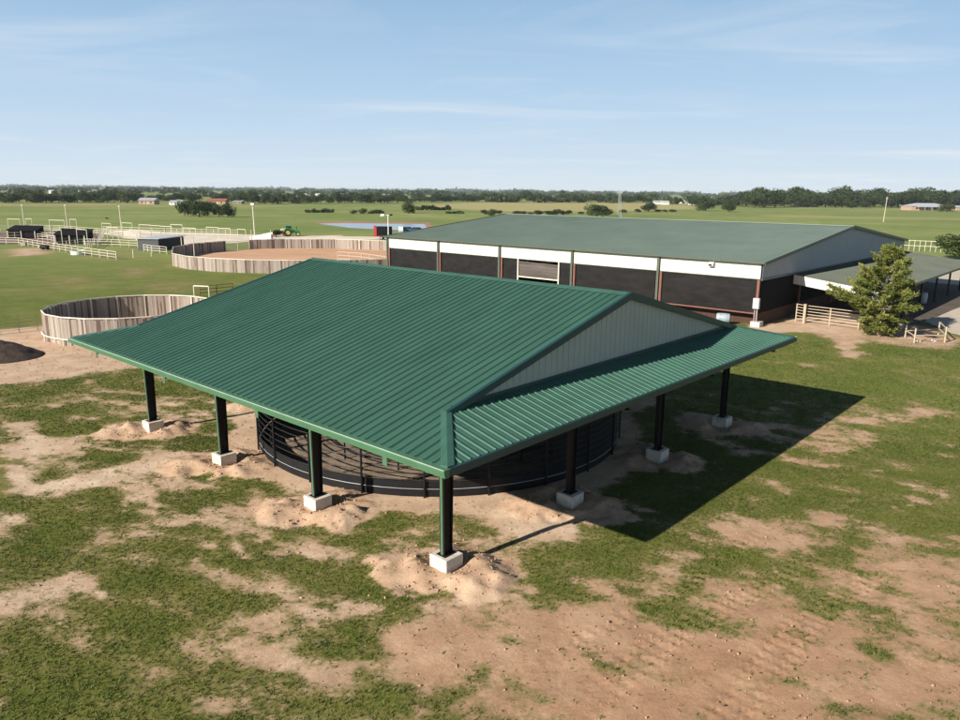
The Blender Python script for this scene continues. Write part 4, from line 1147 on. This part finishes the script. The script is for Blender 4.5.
house(666, 204.6, 6, 3.8, 'tiny white gabled house second in the white cluster behind the barn', M['whitepaint'], M['galv'])
house(674, 203.6, 9, 4, 'long white house in the middle of the white cluster behind the barn', M['barnwhite'], M['brick'])
house(684.5, 203.2, 9, 4, 'white house rightmost in the white cluster behind the barn', M['whitepaint'], M['grey'])
house(692.5, 205, 4, 3.6, 'tiny cream house beside the first tree of the right treeline', M['barnwhite'], M['grey'])
house(808, 207.2, 15, 2.4, 'low grey shed at the foot of the right treeline', M['grey'], M['galv'])
house(794, 205.4, 5, 4.2, 'narrow white house half hidden in the right treeline', M['whitepaint'], M['grey'])
r, wd, eh, ht = house(930, 210.6, 36, 7.0, 'ranch house with a grey hipped roof and porch near the right edge', M['brick'], M['galv'], hip=True, depth=14, wins=4)
mb = MB(); mb.prism([(-wd*.40, -3, eh*.82), (wd*.35, -3, eh*.82), (wd*.35, 0, eh*.98), (-wd*.40, 0, eh*.98)], (0, 0, .15)); mb.build('porch_roof', M['galv'], r)
for k in range(5):
    mb = MB(); mb.box(-wd*.38+wd*.72*k/4, -2.8, eh*.41, .3, .3, eh*.82); mb.build('porch_post', M['brick'], r)
r2, _, _, _ = house(955, 210.2, 12, 4.4, 'grey roofed garage beside the ranch house at the right edge', M['brick'], M['galv'], depth=8, wins=1)


# ------------------------------------------------------------------ trees
def leaf_quads(C, n_dir, size, rng, flat=.6):
    """quads around the centres C with roughly the given normals"""
    n = len(C)
    d = n_dir + rng.normal(0, flat, (n, 3)); d /= np.linalg.norm(d, axis=1)[:, None] + 1e-9
    t = rng.normal(0, 1, (n, 3)); a = np.cross(d, t); a /= np.linalg.norm(a, axis=1)[:, None] + 1e-9
    b = np.cross(d, a)
    s = size*rng.uniform(.6, 1.35, (n, 1)); s2 = size*rng.uniform(.5, 1.0, (n, 1))
    V = np.stack([C - a*s, C - b*s2*.9, C + a*s, C + b*s2], 1).reshape(-1, 3)
    Fc = np.arange(4*n).reshape(n, 4)
    return V, Fc


def crown(rng, w, h, z0, lobes, nleaf, size, squash=.75):
    """crown of a broad tree: uneven lobes, leaves spread through each lobe's outer shell"""
    Cs, Ds, Ts = [], [], []
    for k in range(lobes):
        a = rng.uniform(0, 2*np.pi); rad = np.sqrt(rng.uniform(0, 1))*w*.34
        zc = z0 + (h-z0)*rng.uniform(.28, .78)*(1-.25*(rad/(w*.34+1e-6)))
        lr = w*rng.uniform(.15, .27)
        c = np.array([rad*np.cos(a), rad*np.sin(a), zc]); m = nleaf//lobes
        d = rng.normal(0, 1, (m, 3)); d /= np.linalg.norm(d, axis=1)[:, None]
        r = lr*rng.uniform(.55, 1.1, (m, 1))**.6
        P = c + d*r*np.array([1, 1, squash])
        Cs.append(P); Ds.append(d); Ts.append(np.clip(rng.uniform(.0, .6) + rng.uniform(-.2, .45, m), 0, 1))
    C = np.concatenate(Cs); D = np.concatenate(Ds); T = np.concatenate(Ts)
    lo, hi = np.percentile(C[:, 2], 1), np.percentile(C[:, 2], 99.5)
    C[:, 2] = z0*.7 + (C[:, 2]-lo)/(hi-lo)*(h-.2-z0*.7)
    for ax in (0, 1):
        lo, hi = np.percentile(C[:, ax], 1), np.percentile(C[:, ax], 99); C[:, ax] = (C[:, ax]-(lo+hi)/2)/(hi-lo)*w
    V, Fc = leaf_quads(C, D, size, rng)
    return V, Fc, T


def trunk_mb(w, h, z0, rnd, limbs=5):
    mb = MB(); r0 = h*.032
    lean = rnd.uniform(-.04, .04)*h
    top = Vector((lean, rnd.uniform(-.03, .03)*h, z0+(h-z0)*.55))
    mb.tube([(0, 0, -.3), (0, 0, z0*.3), top*.5, top], [r0*1.5, r0, r0*.75, r0*.3], 8)
    for k in range(limbs):
        a = 2*math.pi*k/limbs + rnd.uniform(-.4, .4); s = top*rnd.uniform(.35, .75)
        e = Vector((math.cos(a)*w*.33, math.sin(a)*w*.33, z0+(h-z0)*rnd.uniform(.4, .75)))
        mid = s.lerp(e, .5) + Vector((0, 0, -.04*h))
        mb.tube([s, mid, e], [r0*.5, r0*.35, r0*.12], 6)
    return mb


VAR = []
for k in range(7):
    rng = np.random.default_rng(100+k); rnd = random.Random(200+k)
    w_, h_, z0 = 10.0, 10.0, [2.6, 2.0, 2.2, 1.4, 3.0, .6, 2.3][k]
    Vt, Ft, Tt = crown(rng, w_, h_, z0, 13 + k % 3*3, 2300, .42, [.8, .7, .85, .75, .9, .8, .7][k])
    cm = npmesh('crown', Vt, Ft, M['oak'] if k not in (2, 5) else M['oaklight'], Tt)
    tm = trunk_mb(w_, h_, z0+1, rnd)
    tme = bpy.data.meshes.new('trunk'); tme.from_pydata(tm.v, [], tm.f); tme.materials.append(M['bark'])
    VAR.append((cm, tme))


def tree(name, label, px, pb, pt, wpx, k, group=None, cat='tree', yoff=0.0, rot=None):
    p = gp(px, pb); h_ = height(px, pb, pt); w_ = width(px, pb, wpx)
    r = thing(name, label, cat, (p.x, p.y+yoff, 0), random.uniform(0, 6.28) if rot is None else rot, group)
    r.scale = (w_/10, w_/10, h_/10)
    cm, tm = VAR[k]
    link('trunk', tm, r); link('crown', cm, r)
    return r


CLUMP = [(184.5, 216, 201, 15, 0, 'leftmost tree of the dark clump in the left pasture'), (191, 215, 199.5, 13, 3, 'second tree from the left in the dark pasture clump, half hidden'),
         (199.5, 217, 201, 17, 1, 'broad central tree of the dark clump in the left pasture'), (207.5, 214.5, 201, 13, 4, 'tree set back behind the middle of the dark pasture clump'),
         (213, 214, 202, 10, 6, 'small tree set back in the right half of the dark pasture clump'), (219, 217, 204, 12, 0, 'low tree right of the centre in the dark pasture clump'), (228, 217, 203.5, 15, 3, 'rightmost tree of the dark clump in the left pasture')]
for px, pb, pt, w_, k, lab in CLUMP: tree('oak_tree', 'dark ' + lab, px, pb, pt, w_, k, 'tree clump in the left pasture')
tree('oak_tree', 'lone dark dense round tree above the white yard lamp', 409, 213.4, 202.5, 13, 5)
tree('oak_tree', 'broad olive tree standing behind the middle of the barn ridge', 597, 217.5, 204, 22, 2)
tree('oak_tree', 'dark low wide tree in the pasture right of the white house cluster', 705.5, 210.8, 201, 17, 3)
tree('oak_tree', 'dark round tree with a clear trunk in the pasture before the right treeline', 728.5, 212.2, 201.2, 11.5, 6)
tree('oak_tree', 'smaller round tree in front of the right treeline, left of the utility pole', 851, 208.3, 199.5, 12, 0)
tree('oak_tree', 'second smaller round tree in front of the right treeline beside the utility pole', 864.5, 208.6, 201, 10, 4)
tree('oak_tree', 'dark round tree before the ranch house porch', 946, 211.8, 203, 12.5, 5)
tree('oak_tree', 'bushy green tree cut by the right edge behind the shed', 962, 259, 234, 44, 2)
tree('oak_tree', 'dark shaded tree behind the broad olive tree at the barn ridge', 606, 216, 205.5, 12, 0)
tree('oak_tree', 'round green tree in the field right of the lattice tower', 648.5, 211.8, 202.2, 13, 6)
tree('oak_tree', 'light green tree at the right end of the far left treeline', 127, 203.3, 191.5, 14, 2)
tree('oak_tree', 'light green bushy tree near the left end of the far left treeline', 36, 203, 189.5, 18, 2)
tree('oak_tree', 'tall tree breaking the skyline right of the picture centre', 527, 201.5, 189.5, 14, 0)
BUSH = [(485, 214.5, 209.5, 8, 'dark bush leftmost before the barn ridge'), (492, 215.6, 209.0, 10, 'larger dark bush beside the left end of the barn ridge'), (499, 214, 210.3, 7, 'small bush close right of the larger dark bush'),
        (517, 214.6, 210.8, 9, 'low dark bush above the left end of the barn ridge'), (523, 214.8, 211, 8, 'low dark bush paired with its left neighbour above the barn ridge'), (531, 215.2, 212, 7, 'lowest bush in the row above the barn ridge'),
        (538.5, 215.2, 210.2, 9, 'rounded bush in the row above the barn ridge'), (549, 215, 210.6, 12, 'long low bush in the middle of the row above the barn ridge'), (557, 214.8, 209, 10, 'feathery taller bush in the row above the barn ridge'),
        (562.5, 214.6, 210.4, 7, 'dark bush just right of the feathery bush'), (568, 214.4, 210, 7, 'last dark bush at the right end of the row above the barn ridge'), (581, 214.2, 211.6, 7, 'pale low bush left of the broad olive tree'),
        (353.8, 213.8, 210, 7, 'low round bush left of the dark bush in the middle field'), (363, 213.8, 208.2, 8, 'dark round bush in the middle field beyond the pond'),
        (638, 212.4, 208.8, 6, 'small dark bush left of the round green tree'), (658, 212, 209.3, 7, 'small dark bush right of the round green tree'), (665, 212, 209.5, 5, 'tiny bush right of the small dark bush'), (672.5, 212, 209.2, 7, 'dark bush at the right end of the field edge behind the barn'), (107, 219, 217.6, 3, 'tiny dark shrub alone in the left pasture'), (623, 213, 209.4, 7, 'grey green bush at the foot of the lattice tower'), (276, 236.5, 229.8, 15, 'overgrown green bush behind the red implement')]
for i, (px, pb, pt, w_, lab) in enumerate(BUSH): tree('bush', lab, px, pb, pt, w_, (3, 5, 6, 1)[i % 4], cat='bush')


def hedge(px0, px1, pb, pt, label, seed):
    rng = np.random.default_rng(seed); a, b = gp(px0, pb), gp(px1, pb); h_ = height((px0+px1)/2, pb, pt)
    n = 900; t = rng.uniform(0, 1, n)
    hh = h_*np.clip(-.25+2.1*fbm(t*(px1-px0), t*0+seed, 3.2, seed, 3), .15, 1.25)
    C = np.stack([a.x+(b.x-a.x)*t + rng.normal(0, .4, n), a.y+(b.y-a.y)*t + rng.normal(0, 1.0, n), rng.uniform(.1, 1, n)*hh], 1)
    C -= np.array([a.x, a.y, 0])
    V, Fc = leaf_quads(C, rng.normal(0, 1, (n, 3)), .52, rng)
    o = link('hedge', npmesh('hedge', V, Fc, M['oak'], rng.uniform(0, 1, n))); o.location = (a.x, a.y, 0)
    tag(o, label, 'hedge')
hedge(307, 333, 212.6, 209.2, 'low brownish hedge in the field beyond the pond, left of the round bushes', 5)
hedge(369, 382, 213.4, 210.8, 'low hedge right of the dark bush beyond the pond', 6)
hedge(417, 451, 210.2, 205.8, 'diagonal dark hedge in the field right of the lone tree', 7)
hedge(447, 463, 213.6, 211.5, 'thin dark hedge left of the barn ridge bushes', 8)

# tree lines: the trees along the near edges, each on its own
rl = random.Random(4)
def line(x0, x1, step, pb, hgt, wpx, label, group, skip=0.0):
    x = x0
    while x < x1:
        if rl.random() >= skip:
            b = pb(x) + rl.uniform(-.5, .5); hh = hgt(x)*rl.uniform(.62, 1.15)
            tree('far_tree', label, x, b, b-hh, wpx*rl.uniform(.8, 1.25), rl.choice((0, 1, 3, 4, 6, 0, 3)), group)
        x += step*rl.uniform(.75, 1.3)
line(-14, 126, 6.2, lambda x: 202.6, lambda x: 12.2, 14, 'dark round-crowned tree in the continuous treeline along the far left pasture edge', 'far left treeline')
line(133, 245, 7.0, lambda x: 201.5, lambda x: 8.4, 11, 'small dark tree in the line behind the far left houses', 'trees behind the left houses', .08)
line(244, 300, 6.5, lambda x: 203.8, lambda x: 11.5, 13, 'dark full tree in the line left of the picture centre behind the arena lamp', 'trees behind the arena lamp')
line(303, 412, 7.5, lambda x: 203.2, lambda x: 10.2, 13, 'dark tree in the open line beyond the pond', 'trees beyond the pond', .05)
line(416, 520, 6.8, lambda x: 202.0, lambda x: 8.4, 12, 'dark tree in the line along the tan field, left of the skyline tree', 'trees left of the skyline tree', .03)
line(534, 656, 6.8, lambda x: 202.4, lambda x: 8.8, 12, 'dark tree in the line along the tan field, right of the skyline tree', 'trees right of the skyline tree', .03)
line(692, 742, 7.0, lambda x: 205.6, lambda x: 10.5, 13, 'dark tree in the line behind the low wide pasture tree', 'trees behind the low wide tree')
line(742, 975, 8.4, lambda x: 207.2, lambda x: 18.5 + 2.0*math.sin(x*.045), 19, 'big dark oak in the tall right-hand treeline', 'right-hand treeline')
line(746, 975, 12, lambda x: 206.0, lambda x: 17.5, 20, 'big dark oak set back in the tall right-hand treeline', 'right-hand treeline back row')

# woods out to the horizon: nobody could count these
rng = np.random.default_rng(77)
VV, FF, TT = [], [], []; off = 0
for D, hgt, wid, step in ((760, 6, 16, 15), (930, 7, 20, 18), (1200, 8.5, 26, 20), (1600, 10, 34, 24), (2150, 11, 46, 32), (2900, 12, 60, 42), (3900, 14, 85, 60), (5200, 17, 120, 80), (6800, 22, 170, 110)):
    x = -D*.85
    while x < D*.85:
        pxx = 480 + F*x/D/.985
        keep = (.55 if D < 1000 else .75) + .25*math.sin(x*.006+D)
        if 640 < pxx < 710 and D < 1500: keep = .12
        if 640 < pxx < 760 and D >= 1500: keep = .5
        if rng.uniform() < keep:
            yy = D*rng.uniform(.92, 1.10); h_ = hgt*rng.uniform(.6, 1.2); w_ = wid*rng.uniform(.6, 1.3); n = 42
            d = rng.normal(0, 1, (n, 3)); d /= np.linalg.norm(d, axis=1)[:, None]
            C = np.array([x, yy, h_*.5]) + d*np.array([w_*.5, w_*.4, h_*.46])*rng.uniform(.6, 1, (n, 1))
            V_, F_ = leaf_quads(C, d, w_*.13, rng); V_[:, 2] = np.clip(V_[:, 2], .1, None)
            VV.append(V_); FF.append(F_+off); off += len(V_); TT.append(np.clip(rng.uniform(0, .7)+rng.uniform(-.2, .3, n), 0, 1))
        x += step*rng.uniform(.7, 1.4)
o = link('distant_woodland', npmesh('distant_woodland', np.concatenate(VV), np.concatenate(FF), M['oak'], np.concatenate(TT)))
tag(o, 'dark belts of distant woodland out to the hazy horizon', 'woodland', kind='stuff')
# rooftops of the far town above the left treeline
for i, (px, pb, w_) in enumerate(((52, 190.6, 5), (67, 190.5, 6), (77, 191.0, 6), (95, 190.6, 4), (318, 194.0, 5), (343, 193.6, 5), (305, 194.2, 4), (384, 194.8, 3))):
    p = gp(px, max(pb+3, hz(px)+5.2)); wd = p.y/F*w_
    pp_ = (px, ('leftmost', 'second', 'third', 'fourth')[i] + ' tiny pale building showing above the far left treeline' if i < 4 else ('tiny pale building in the far town, ' + ('second from left', 'third from left', 'leftmost', 'rightmost')[i-4] + ' above the trees behind the arena'))
    r = thing('far_building', pp_[1], 'building', (p.x, p.y, 0), 0, 'far town buildings')
    hh = height(px, max(pb+3, hz(px)+5.2), pb-1.0)
    mb = MB(); mb.box(0, 0, hh*.40, wd, wd*.5, hh*.8); mb.build('wall', M['barnwhite'], r)
    mb = MB(); mb.prism([(-wd*.52, -wd*.27, hh*.8), (-wd*.52, wd*.27, hh*.8), (-wd*.52, 0, hh)], (wd*1.04, 0, 0)); mb.build('roof', M['grey'], r)


# ------------------------------------------------------------------ the juniper in front of the shed
def juniper():
    rng = np.random.default_rng(5); rnd = random.Random(5)
    base = gp(879, 336)
    r = thing('juniper_tree', 'tall open yellow green juniper in front of the shed', 'tree', base, 0)
    Ht = 6.5
    mb = MB(); mb.tube([(0, 0, -.2), (.05, 0, .8), (.05, .05, 2.5), (.22, 0, 4.4), (.50, 0, Ht)], [.20, .16, .12, .07, .015], 8); mb.build('trunk', M['juniperbark'], r, True)
    br = MB(); Cs, Ds, Ts = [], [], []
    nb = 125
    zs_ = [.15, .9, 1.5, 2.1, 3.0, 4.0, 5.0, 6.1]; rs_ = [1.2, 1.5, 2.6, 4.0, 3.5, 2.5, 1.6, .7]
    for k in range(nb):
        f_ = (k+.5)/nb; z = .2 + f_**1.12*(Ht-.55)
        a = k*2.399 + rnd.uniform(-.5, .5)
        prof = float(np.interp(z, zs_, rs_))
        ln = prof*.84*rnd.choice((.45, .6, .7, .85, .95, 1.1))*(1.0 - .20*math.cos(a))
        rise = R(rnd.uniform(-8, 16) + 40*f_**2.2)
        d = Vector((math.cos(a)*math.cos(rise), math.sin(a)*math.cos(rise), math.sin(rise)))
        s = Vector((.02*z + .10*max(0, z-3), 0, z)); pts = [s]
        for j in range(1, 5):
            d2 = (d + Vector((rnd.uniform(-.14, .14), rnd.uniform(-.14, .14), .06*j - .04))).normalized(); pts.append(pts[-1] + d2*ln/4)
        br.tube(pts, [.035*(1-f_)+.012, .026*(1-f_)+.01, .016, .010, .004], 5)
        tb = rnd.uniform(.05, .75)
        for j in range(int(30*ln)+8):
            t = rnd.uniform(.22, 1)**.75; i = min(3, int(t*4)); q = pts[i].lerp(pts[i+1], t*4-i)
            td = (d*1.2 + Vector((rnd.gauss(0, .75), rnd.gauss(0, .75), rnd.gauss(.30, .45)))).normalized(); tl_ = rnd.uniform(.2, .62)*(1.2-t*.55)
            m = 9
            tt = rng.uniform(.05, 1, (m, 1))
            C = np.array(q) + np.array(td)*tl_*tt + rng.normal(0, .06, (m, 3))
            Cs.append(C); Ds.append(np.repeat(np.array(td)[None], m, 0)); Ts.append(np.clip(tb + rng.uniform(-.2, .35, m), 0, 1))
    br.build('branches', M['juniperbark'], r)
    C = np.concatenate(Cs); D = np.concatenate(Ds); n = len(C)
    # slim leaf sprays lying along the twig
    d = D + rng.normal(0, .35, (n, 3)); d /= np.linalg.norm(d, axis=1)[:, None]
    t = rng.normal(0, 1, (n, 3)); a = np.cross(d, t); a /= np.linalg.norm(a, axis=1)[:, None]
    s = rng.uniform(.06, .13, (n, 1)); w_ = rng.uniform(.022, .044, (n, 1))
    V = np.stack([C-d*s, C+a*w_, C+d*s, C-a*w_], 1).reshape(-1, 3)
    link('crown', npmesh('crown', V, np.arange(4*n).reshape(n, 4), M['juniper'], np.concatenate(Ts)), r)
juniper()
# weeds inside the round board pen
rng = np.random.default_rng(9); n = 700; c = gp(150, 315)
a = rng.uniform(0, 6.28, n); rr = np.sqrt(rng.uniform(0, 1, n))
C = np.stack([rr*np.cos(a)*1.6, rr*np.sin(a)*.9, rng.uniform(.05, .7, n)*(1.1-rr)], 1)
Vq, Fq = leaf_quads(C, rng.normal(0, 1, (n, 3)), .09, rng)
o = link('weed_clump', npmesh('weed_clump', Vq, Fq, M['oaklight'], rng.uniform(0, 1, n))); o.location = (c.x-.6, c.y+1.0, 0)
tag(o, 'clump of green weeds growing inside the round board pen', 'weeds')

# ------------------------------------------------------------------ grass: blades in the near turf
def blades(n, x0, x1, y0, y1, hmin, hmax, wmul, seed, power):
    rng = np.random.default_rng(seed)
    x = rng.uniform(x0, x1, n); y = y0 + (y1-y0)*rng.uniform(0, 1, n)**power
    m = (np.abs(x) < y*.72+4)
    x, y = x[m], y[m]
    d, p, h = fields(x, y)
    q0 = (x-CX)*U3.x + (y-CY)*U3.y; q1 = (x-CX)*V3.x + (y-CY)*V3.y
    pr_ = (1-sstep(.24, .58, d))*.97 + .03
    pr_ *= np.where(np.hypot(q0-11.15, q1-10.95) < 8.2, 0, 1)
    keep = rng.uniform(0, 1, len(x)) < pr_
    x, y, h = x[keep], y[keep], h[keep]; n = len(x)
    tone = np.clip(.15 + .75*fbm(x, y, 1.7, 12, 4) + .3*(fbm(x, y, 9, 13, 3)-.5) + rng.uniform(-.22, .22, n), 0, 1)
    k = 3
    X = np.repeat(x, k) + rng.normal(0, .02, n*k)*wmul; Y = np.repeat(y, k) + rng.normal(0, .02, n*k)*wmul; Z = np.repeat(h, k) - .008
    an = rng.uniform(0, 6.28, n*k); hh = rng.uniform(hmin, hmax, n*k); ww = rng.uniform(.010, .020, n*k)*wmul
    le = rng.normal(0, .6, (2, n*k))*hh
    V = np.empty((n*k, 3, 3))
    V[:, 0] = np.stack([X-ww*np.cos(an), Y-ww*np.sin(an), Z], 1); V[:, 1] = np.stack([X+ww*np.cos(an), Y+ww*np.sin(an), Z], 1)
    V[:, 2] = np.stack([X+le[0], Y+le[1], Z+hh], 1)
    return V.reshape(-1, 3), np.repeat(tone, k)
Va, Ta = blades(150000, -16, 24, 10, 30, .025, .07, 1.0, 1, 1.15)
Vb, Tb = blades(120000, -32, 40, 28, 52, .03, .075, 1.7, 2, 1.1)
V = np.concatenate([Va, Vb]); T_ = np.concatenate([Ta, Tb])
o = link('grass', npmesh('grass', V, np.arange(len(V)).reshape(-1, 3), M['blade'], T_))
tag(o, 'short tufted green grass around the pavilion', 'grass', kind='stuff')

# loose clods of soil on the heaps and the bare corner
rng = np.random.default_rng(31)
px_, py_, sz = [], [], []
for (cu, cv) in col_spots:
    w = W(cu, cv)
    if w.y > 42: continue
    m = 260; a = rng.uniform(0, 6.283, m); d = .45 + np.abs(rng.normal(0, .75, m))
    px_.append(w.x + d*np.cos(a)); py_.append(w.y + d*np.sin(a)); sz.append(.012 + rng.exponential(.016, m))
m = 9000; xx = rng.uniform(-16, 22, m); yy = rng.uniform(12, 34, m); dd, _, _ = fields(xx, yy); kk = dd > .5
px_.append(xx[kk]); py_.append(yy[kk]); sz.append(.008 + rng.exponential(.010, kk.sum()))
px_ = np.concatenate(px_); py_ = np.concatenate(py_); sz = np.minimum(np.concatenate(sz), .055); _, _, hh = fields(px_, py_)
n = len(px_)
oct_ = np.array([(1, 0, 0), (0, 1, 0), (-1, 0, 0), (0, -1, 0), (0, 0, 1), (0, 0, -.6)], float)
of = np.array([(0, 1, 4), (1, 2, 4), (2, 3, 4), (3, 0, 4), (1, 0, 5), (2, 1, 5), (3, 2, 5), (0, 3, 5)])
Vc = oct_[None]*rng.uniform(.55, 1.3, (n, 6, 1))*sz[:, None, None]*np.array([1, 1, .75]) + rng.normal(0, .15, (n, 6, 3))*sz[:, None, None]
Vc += np.stack([px_, py_, hh + sz*.25], 1)[:, None]
o = link('soil_clods', npmesh('soil_clods', Vc.reshape(-1, 3), (of[None] + 6*np.arange(n)[:, None, None]).reshape(-1, 3), mat('reddish_soil_clods', (.40, .245, .155), .98, 0, .35, 1.3)))
tag(o, 'loose reddish clods of soil scattered round the column footings', 'soil clods', kind='stuff')

# ------------------------------------------------------------------ air
HAZE = 8e-5
mb = MB(); mb.obox((-8300, -400, -1.5), (16600, 0, 0), (0, 8800, 0), (0, 0, 32.5))
hm = bpy.data.materials.new('haze_air'); hm.use_nodes = True; nt = hm.node_tree
nt.nodes.remove(nt.nodes['Principled BSDF'])
pvn = nt.nodes.new('ShaderNodeVolumePrincipled'); pvn.inputs['Color'].default_value = (.80, .87, .95, 1); pvn.inputs['Density'].default_value = HAZE
nt.links.new(pvn.outputs[0], nt.nodes['Material Output'].inputs['Volume'])
tag(mb.build('haze', hm), 'thin pale haze over the far fields', 'haze', kind='stuff')

# ------------------------------------------------------------------ sun, sky, camera
LD = (U3*-1.2 + V3*7.7)             # where the shadows run
EL = 27.4
ld = Vector((LD.x, LD.y, 0)).normalized()*math.cos(R(EL)) + Vector((0, 0, -math.sin(R(EL))))
sun = bpy.data.lights.new('sun', 'SUN'); sun.energy = 5.0; sun.angle = R(.5); sun.color = (1.0, .93, .82)
so = bpy.data.objects.new('sun', sun); COL.objects.link(so); so.rotation_euler = ld.to_track_quat('-Z', 'Y').to_euler(); so.location = (-20, -20, 40)

world = bpy.data.worlds.new('World'); scene.world = world; world.use_nodes = True
nt = world.node_tree; bg = nt.nodes['Background']
sky = nt.nodes.new('ShaderNodeTexSky'); sky.sky_type = 'NISHITA'; sky.sun_disc = False
sky.sun_elevation = R(EL); sky.sun_rotation = math.atan2(-ld.x, -ld.y) % (2*math.pi)
sky.altitude = 300; sky.air_density = 1.0; sky.dust_density = .1; sky.ozone_density = 2.2
N = nt.nodes; Lk = nt.links
tc = N.new('ShaderNodeTexCoord'); sx = N.new('ShaderNodeSeparateXYZ'); Lk.new(tc.outputs['Generated'], sx.inputs[0])
def wm(op, a, b=None, c=None):
    n = N.new('ShaderNodeMath'); n.operation = op
    for i, t in enumerate((a, b, c)):
        if t is None: continue
        if isinstance(t, (int, float)): n.inputs[i].default_value = t
        else: Lk.new(t, n.inputs[i])
    return n.outputs[0]
zc = wm('ADD', wm('MAXIMUM', sx.outputs[2], 0.0), .06)
cu_, cv_ = wm('DIVIDE', sx.outputs[0], zc), wm('DIVIDE', sx.outputs[1], zc)
cb = N.new('ShaderNodeCombineXYZ'); Lk.new(cu_, cb.inputs[0]); Lk.new(cv_, cb.inputs[1])
mp = N.new('ShaderNodeMapping'); mp.inputs['Rotation'].default_value = (0, 0, R(-32)); mp.inputs['Scale'].default_value = (.50, .92, 1); mp.inputs['Location'].default_value = (3.1, 1.7, 0)
Lk.new(cb.outputs[0], mp.inputs[0])
n1 = N.new('ShaderNodeTexNoise'); n1.inputs['Scale'].default_value = .85; n1.inputs['Detail'].default_value = 9; n1.inputs['Roughness'].default_value = .58; n1.inputs['Distortion'].default_value = 1.1
Lk.new(mp.outputs[0], n1.inputs['Vector'])
n2 = N.new('ShaderNodeTexNoise'); n2.inputs['Scale'].default_value = .28; n2.inputs['Detail'].default_value = 3
Lk.new(cb.outputs[0], n2.inputs['Vector'])
cl = wm('MULTIPLY', wm('SMOOTH_MAX', wm('MULTIPLY_ADD', n1.outputs['Fac'], 4.2, -2.05), 0.0, .1), wm('MULTIPLY_ADD', n2.outputs['Fac'], 4.0, -1.45))
cl = wm('MINIMUM', wm('MAXIMUM', cl, 0.0), 1.0)
cl = wm('MULTIPLY', wm('MULTIPLY', cl, .50), wm('SUBTRACT', 1.0, wm('MULTIPLY', wm('MAXIMUM', wm('SUBTRACT', sx.outputs[2], .3), 0.0), 3.0)))
cl = wm('MAXIMUM', cl, 0.0)
# low haze thins out with elevation: a whitish layer at the horizon under a wider pale blue one
zz0 = wm('MAXIMUM', sx.outputs[2], 0.0)
hw = wm('MULTIPLY', wm('POWER', 2.7183, wm('MULTIPLY', zz0, -6.2)), .95)
zq = wm('MULTIPLY', zz0, 2.3)
hb_ = wm('MULTIPLY', wm('POWER', 2.7183, wm('MULTIPLY', wm('MULTIPLY', zq, zq), -1.0)), .90)
def cmix(f, a_, b_, mode='MIX'):
    n = N.new('ShaderNodeMix'); n.data_type = 'RGBA'; n.blend_type = mode
    if isinstance(f, float): n.inputs[0].default_value = f
    else: Lk.new(f, n.inputs[0])
    for i, t in ((6, a_), (7, b_)):
        if isinstance(t, tuple): n.inputs[i].default_value = (*t, 1)
        else: Lk.new(t, n.inputs[i])
    return n.outputs[2]
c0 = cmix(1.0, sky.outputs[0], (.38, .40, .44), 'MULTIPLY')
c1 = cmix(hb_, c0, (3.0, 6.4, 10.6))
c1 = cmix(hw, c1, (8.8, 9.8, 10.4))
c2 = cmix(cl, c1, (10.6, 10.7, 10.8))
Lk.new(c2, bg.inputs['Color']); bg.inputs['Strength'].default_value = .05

cam = bpy.data.cameras.new('camera'); co = bpy.data.objects.new('camera', cam); COL.objects.link(co)
cam.sensor_fit = 'HORIZONTAL'; cam.sensor_width = 36; cam.lens = F/960*36; cam.clip_end = 20000; cam.clip_start = .2
up0 = Vector((0, sp, cp)); fw = Vector((0, cp, -sp)); rx = Vector((1, 0, 0))
right = rx*cr_ + up0*sr_; upv = rx*-sr_ + up0*cr_
mw = Matrix((right, upv, -fw)).transposed().to_4x4(); mw.translation = Vector((0, 0, H))
co.matrix_world = mw
scene.camera = co
scene.view_settings.view_transform = 'Standard'; scene.view_settings.look = 'None'; scene.view_settings.gamma = 1
scene.view_settings.exposure = 0.78
try: scene.view_settings.use_curve_mapping = False
except Exception: pass
scene.render.engine = 'CYCLES'
scene.cycles.max_bounces = 6; scene.cycles.volume_bounces = 0
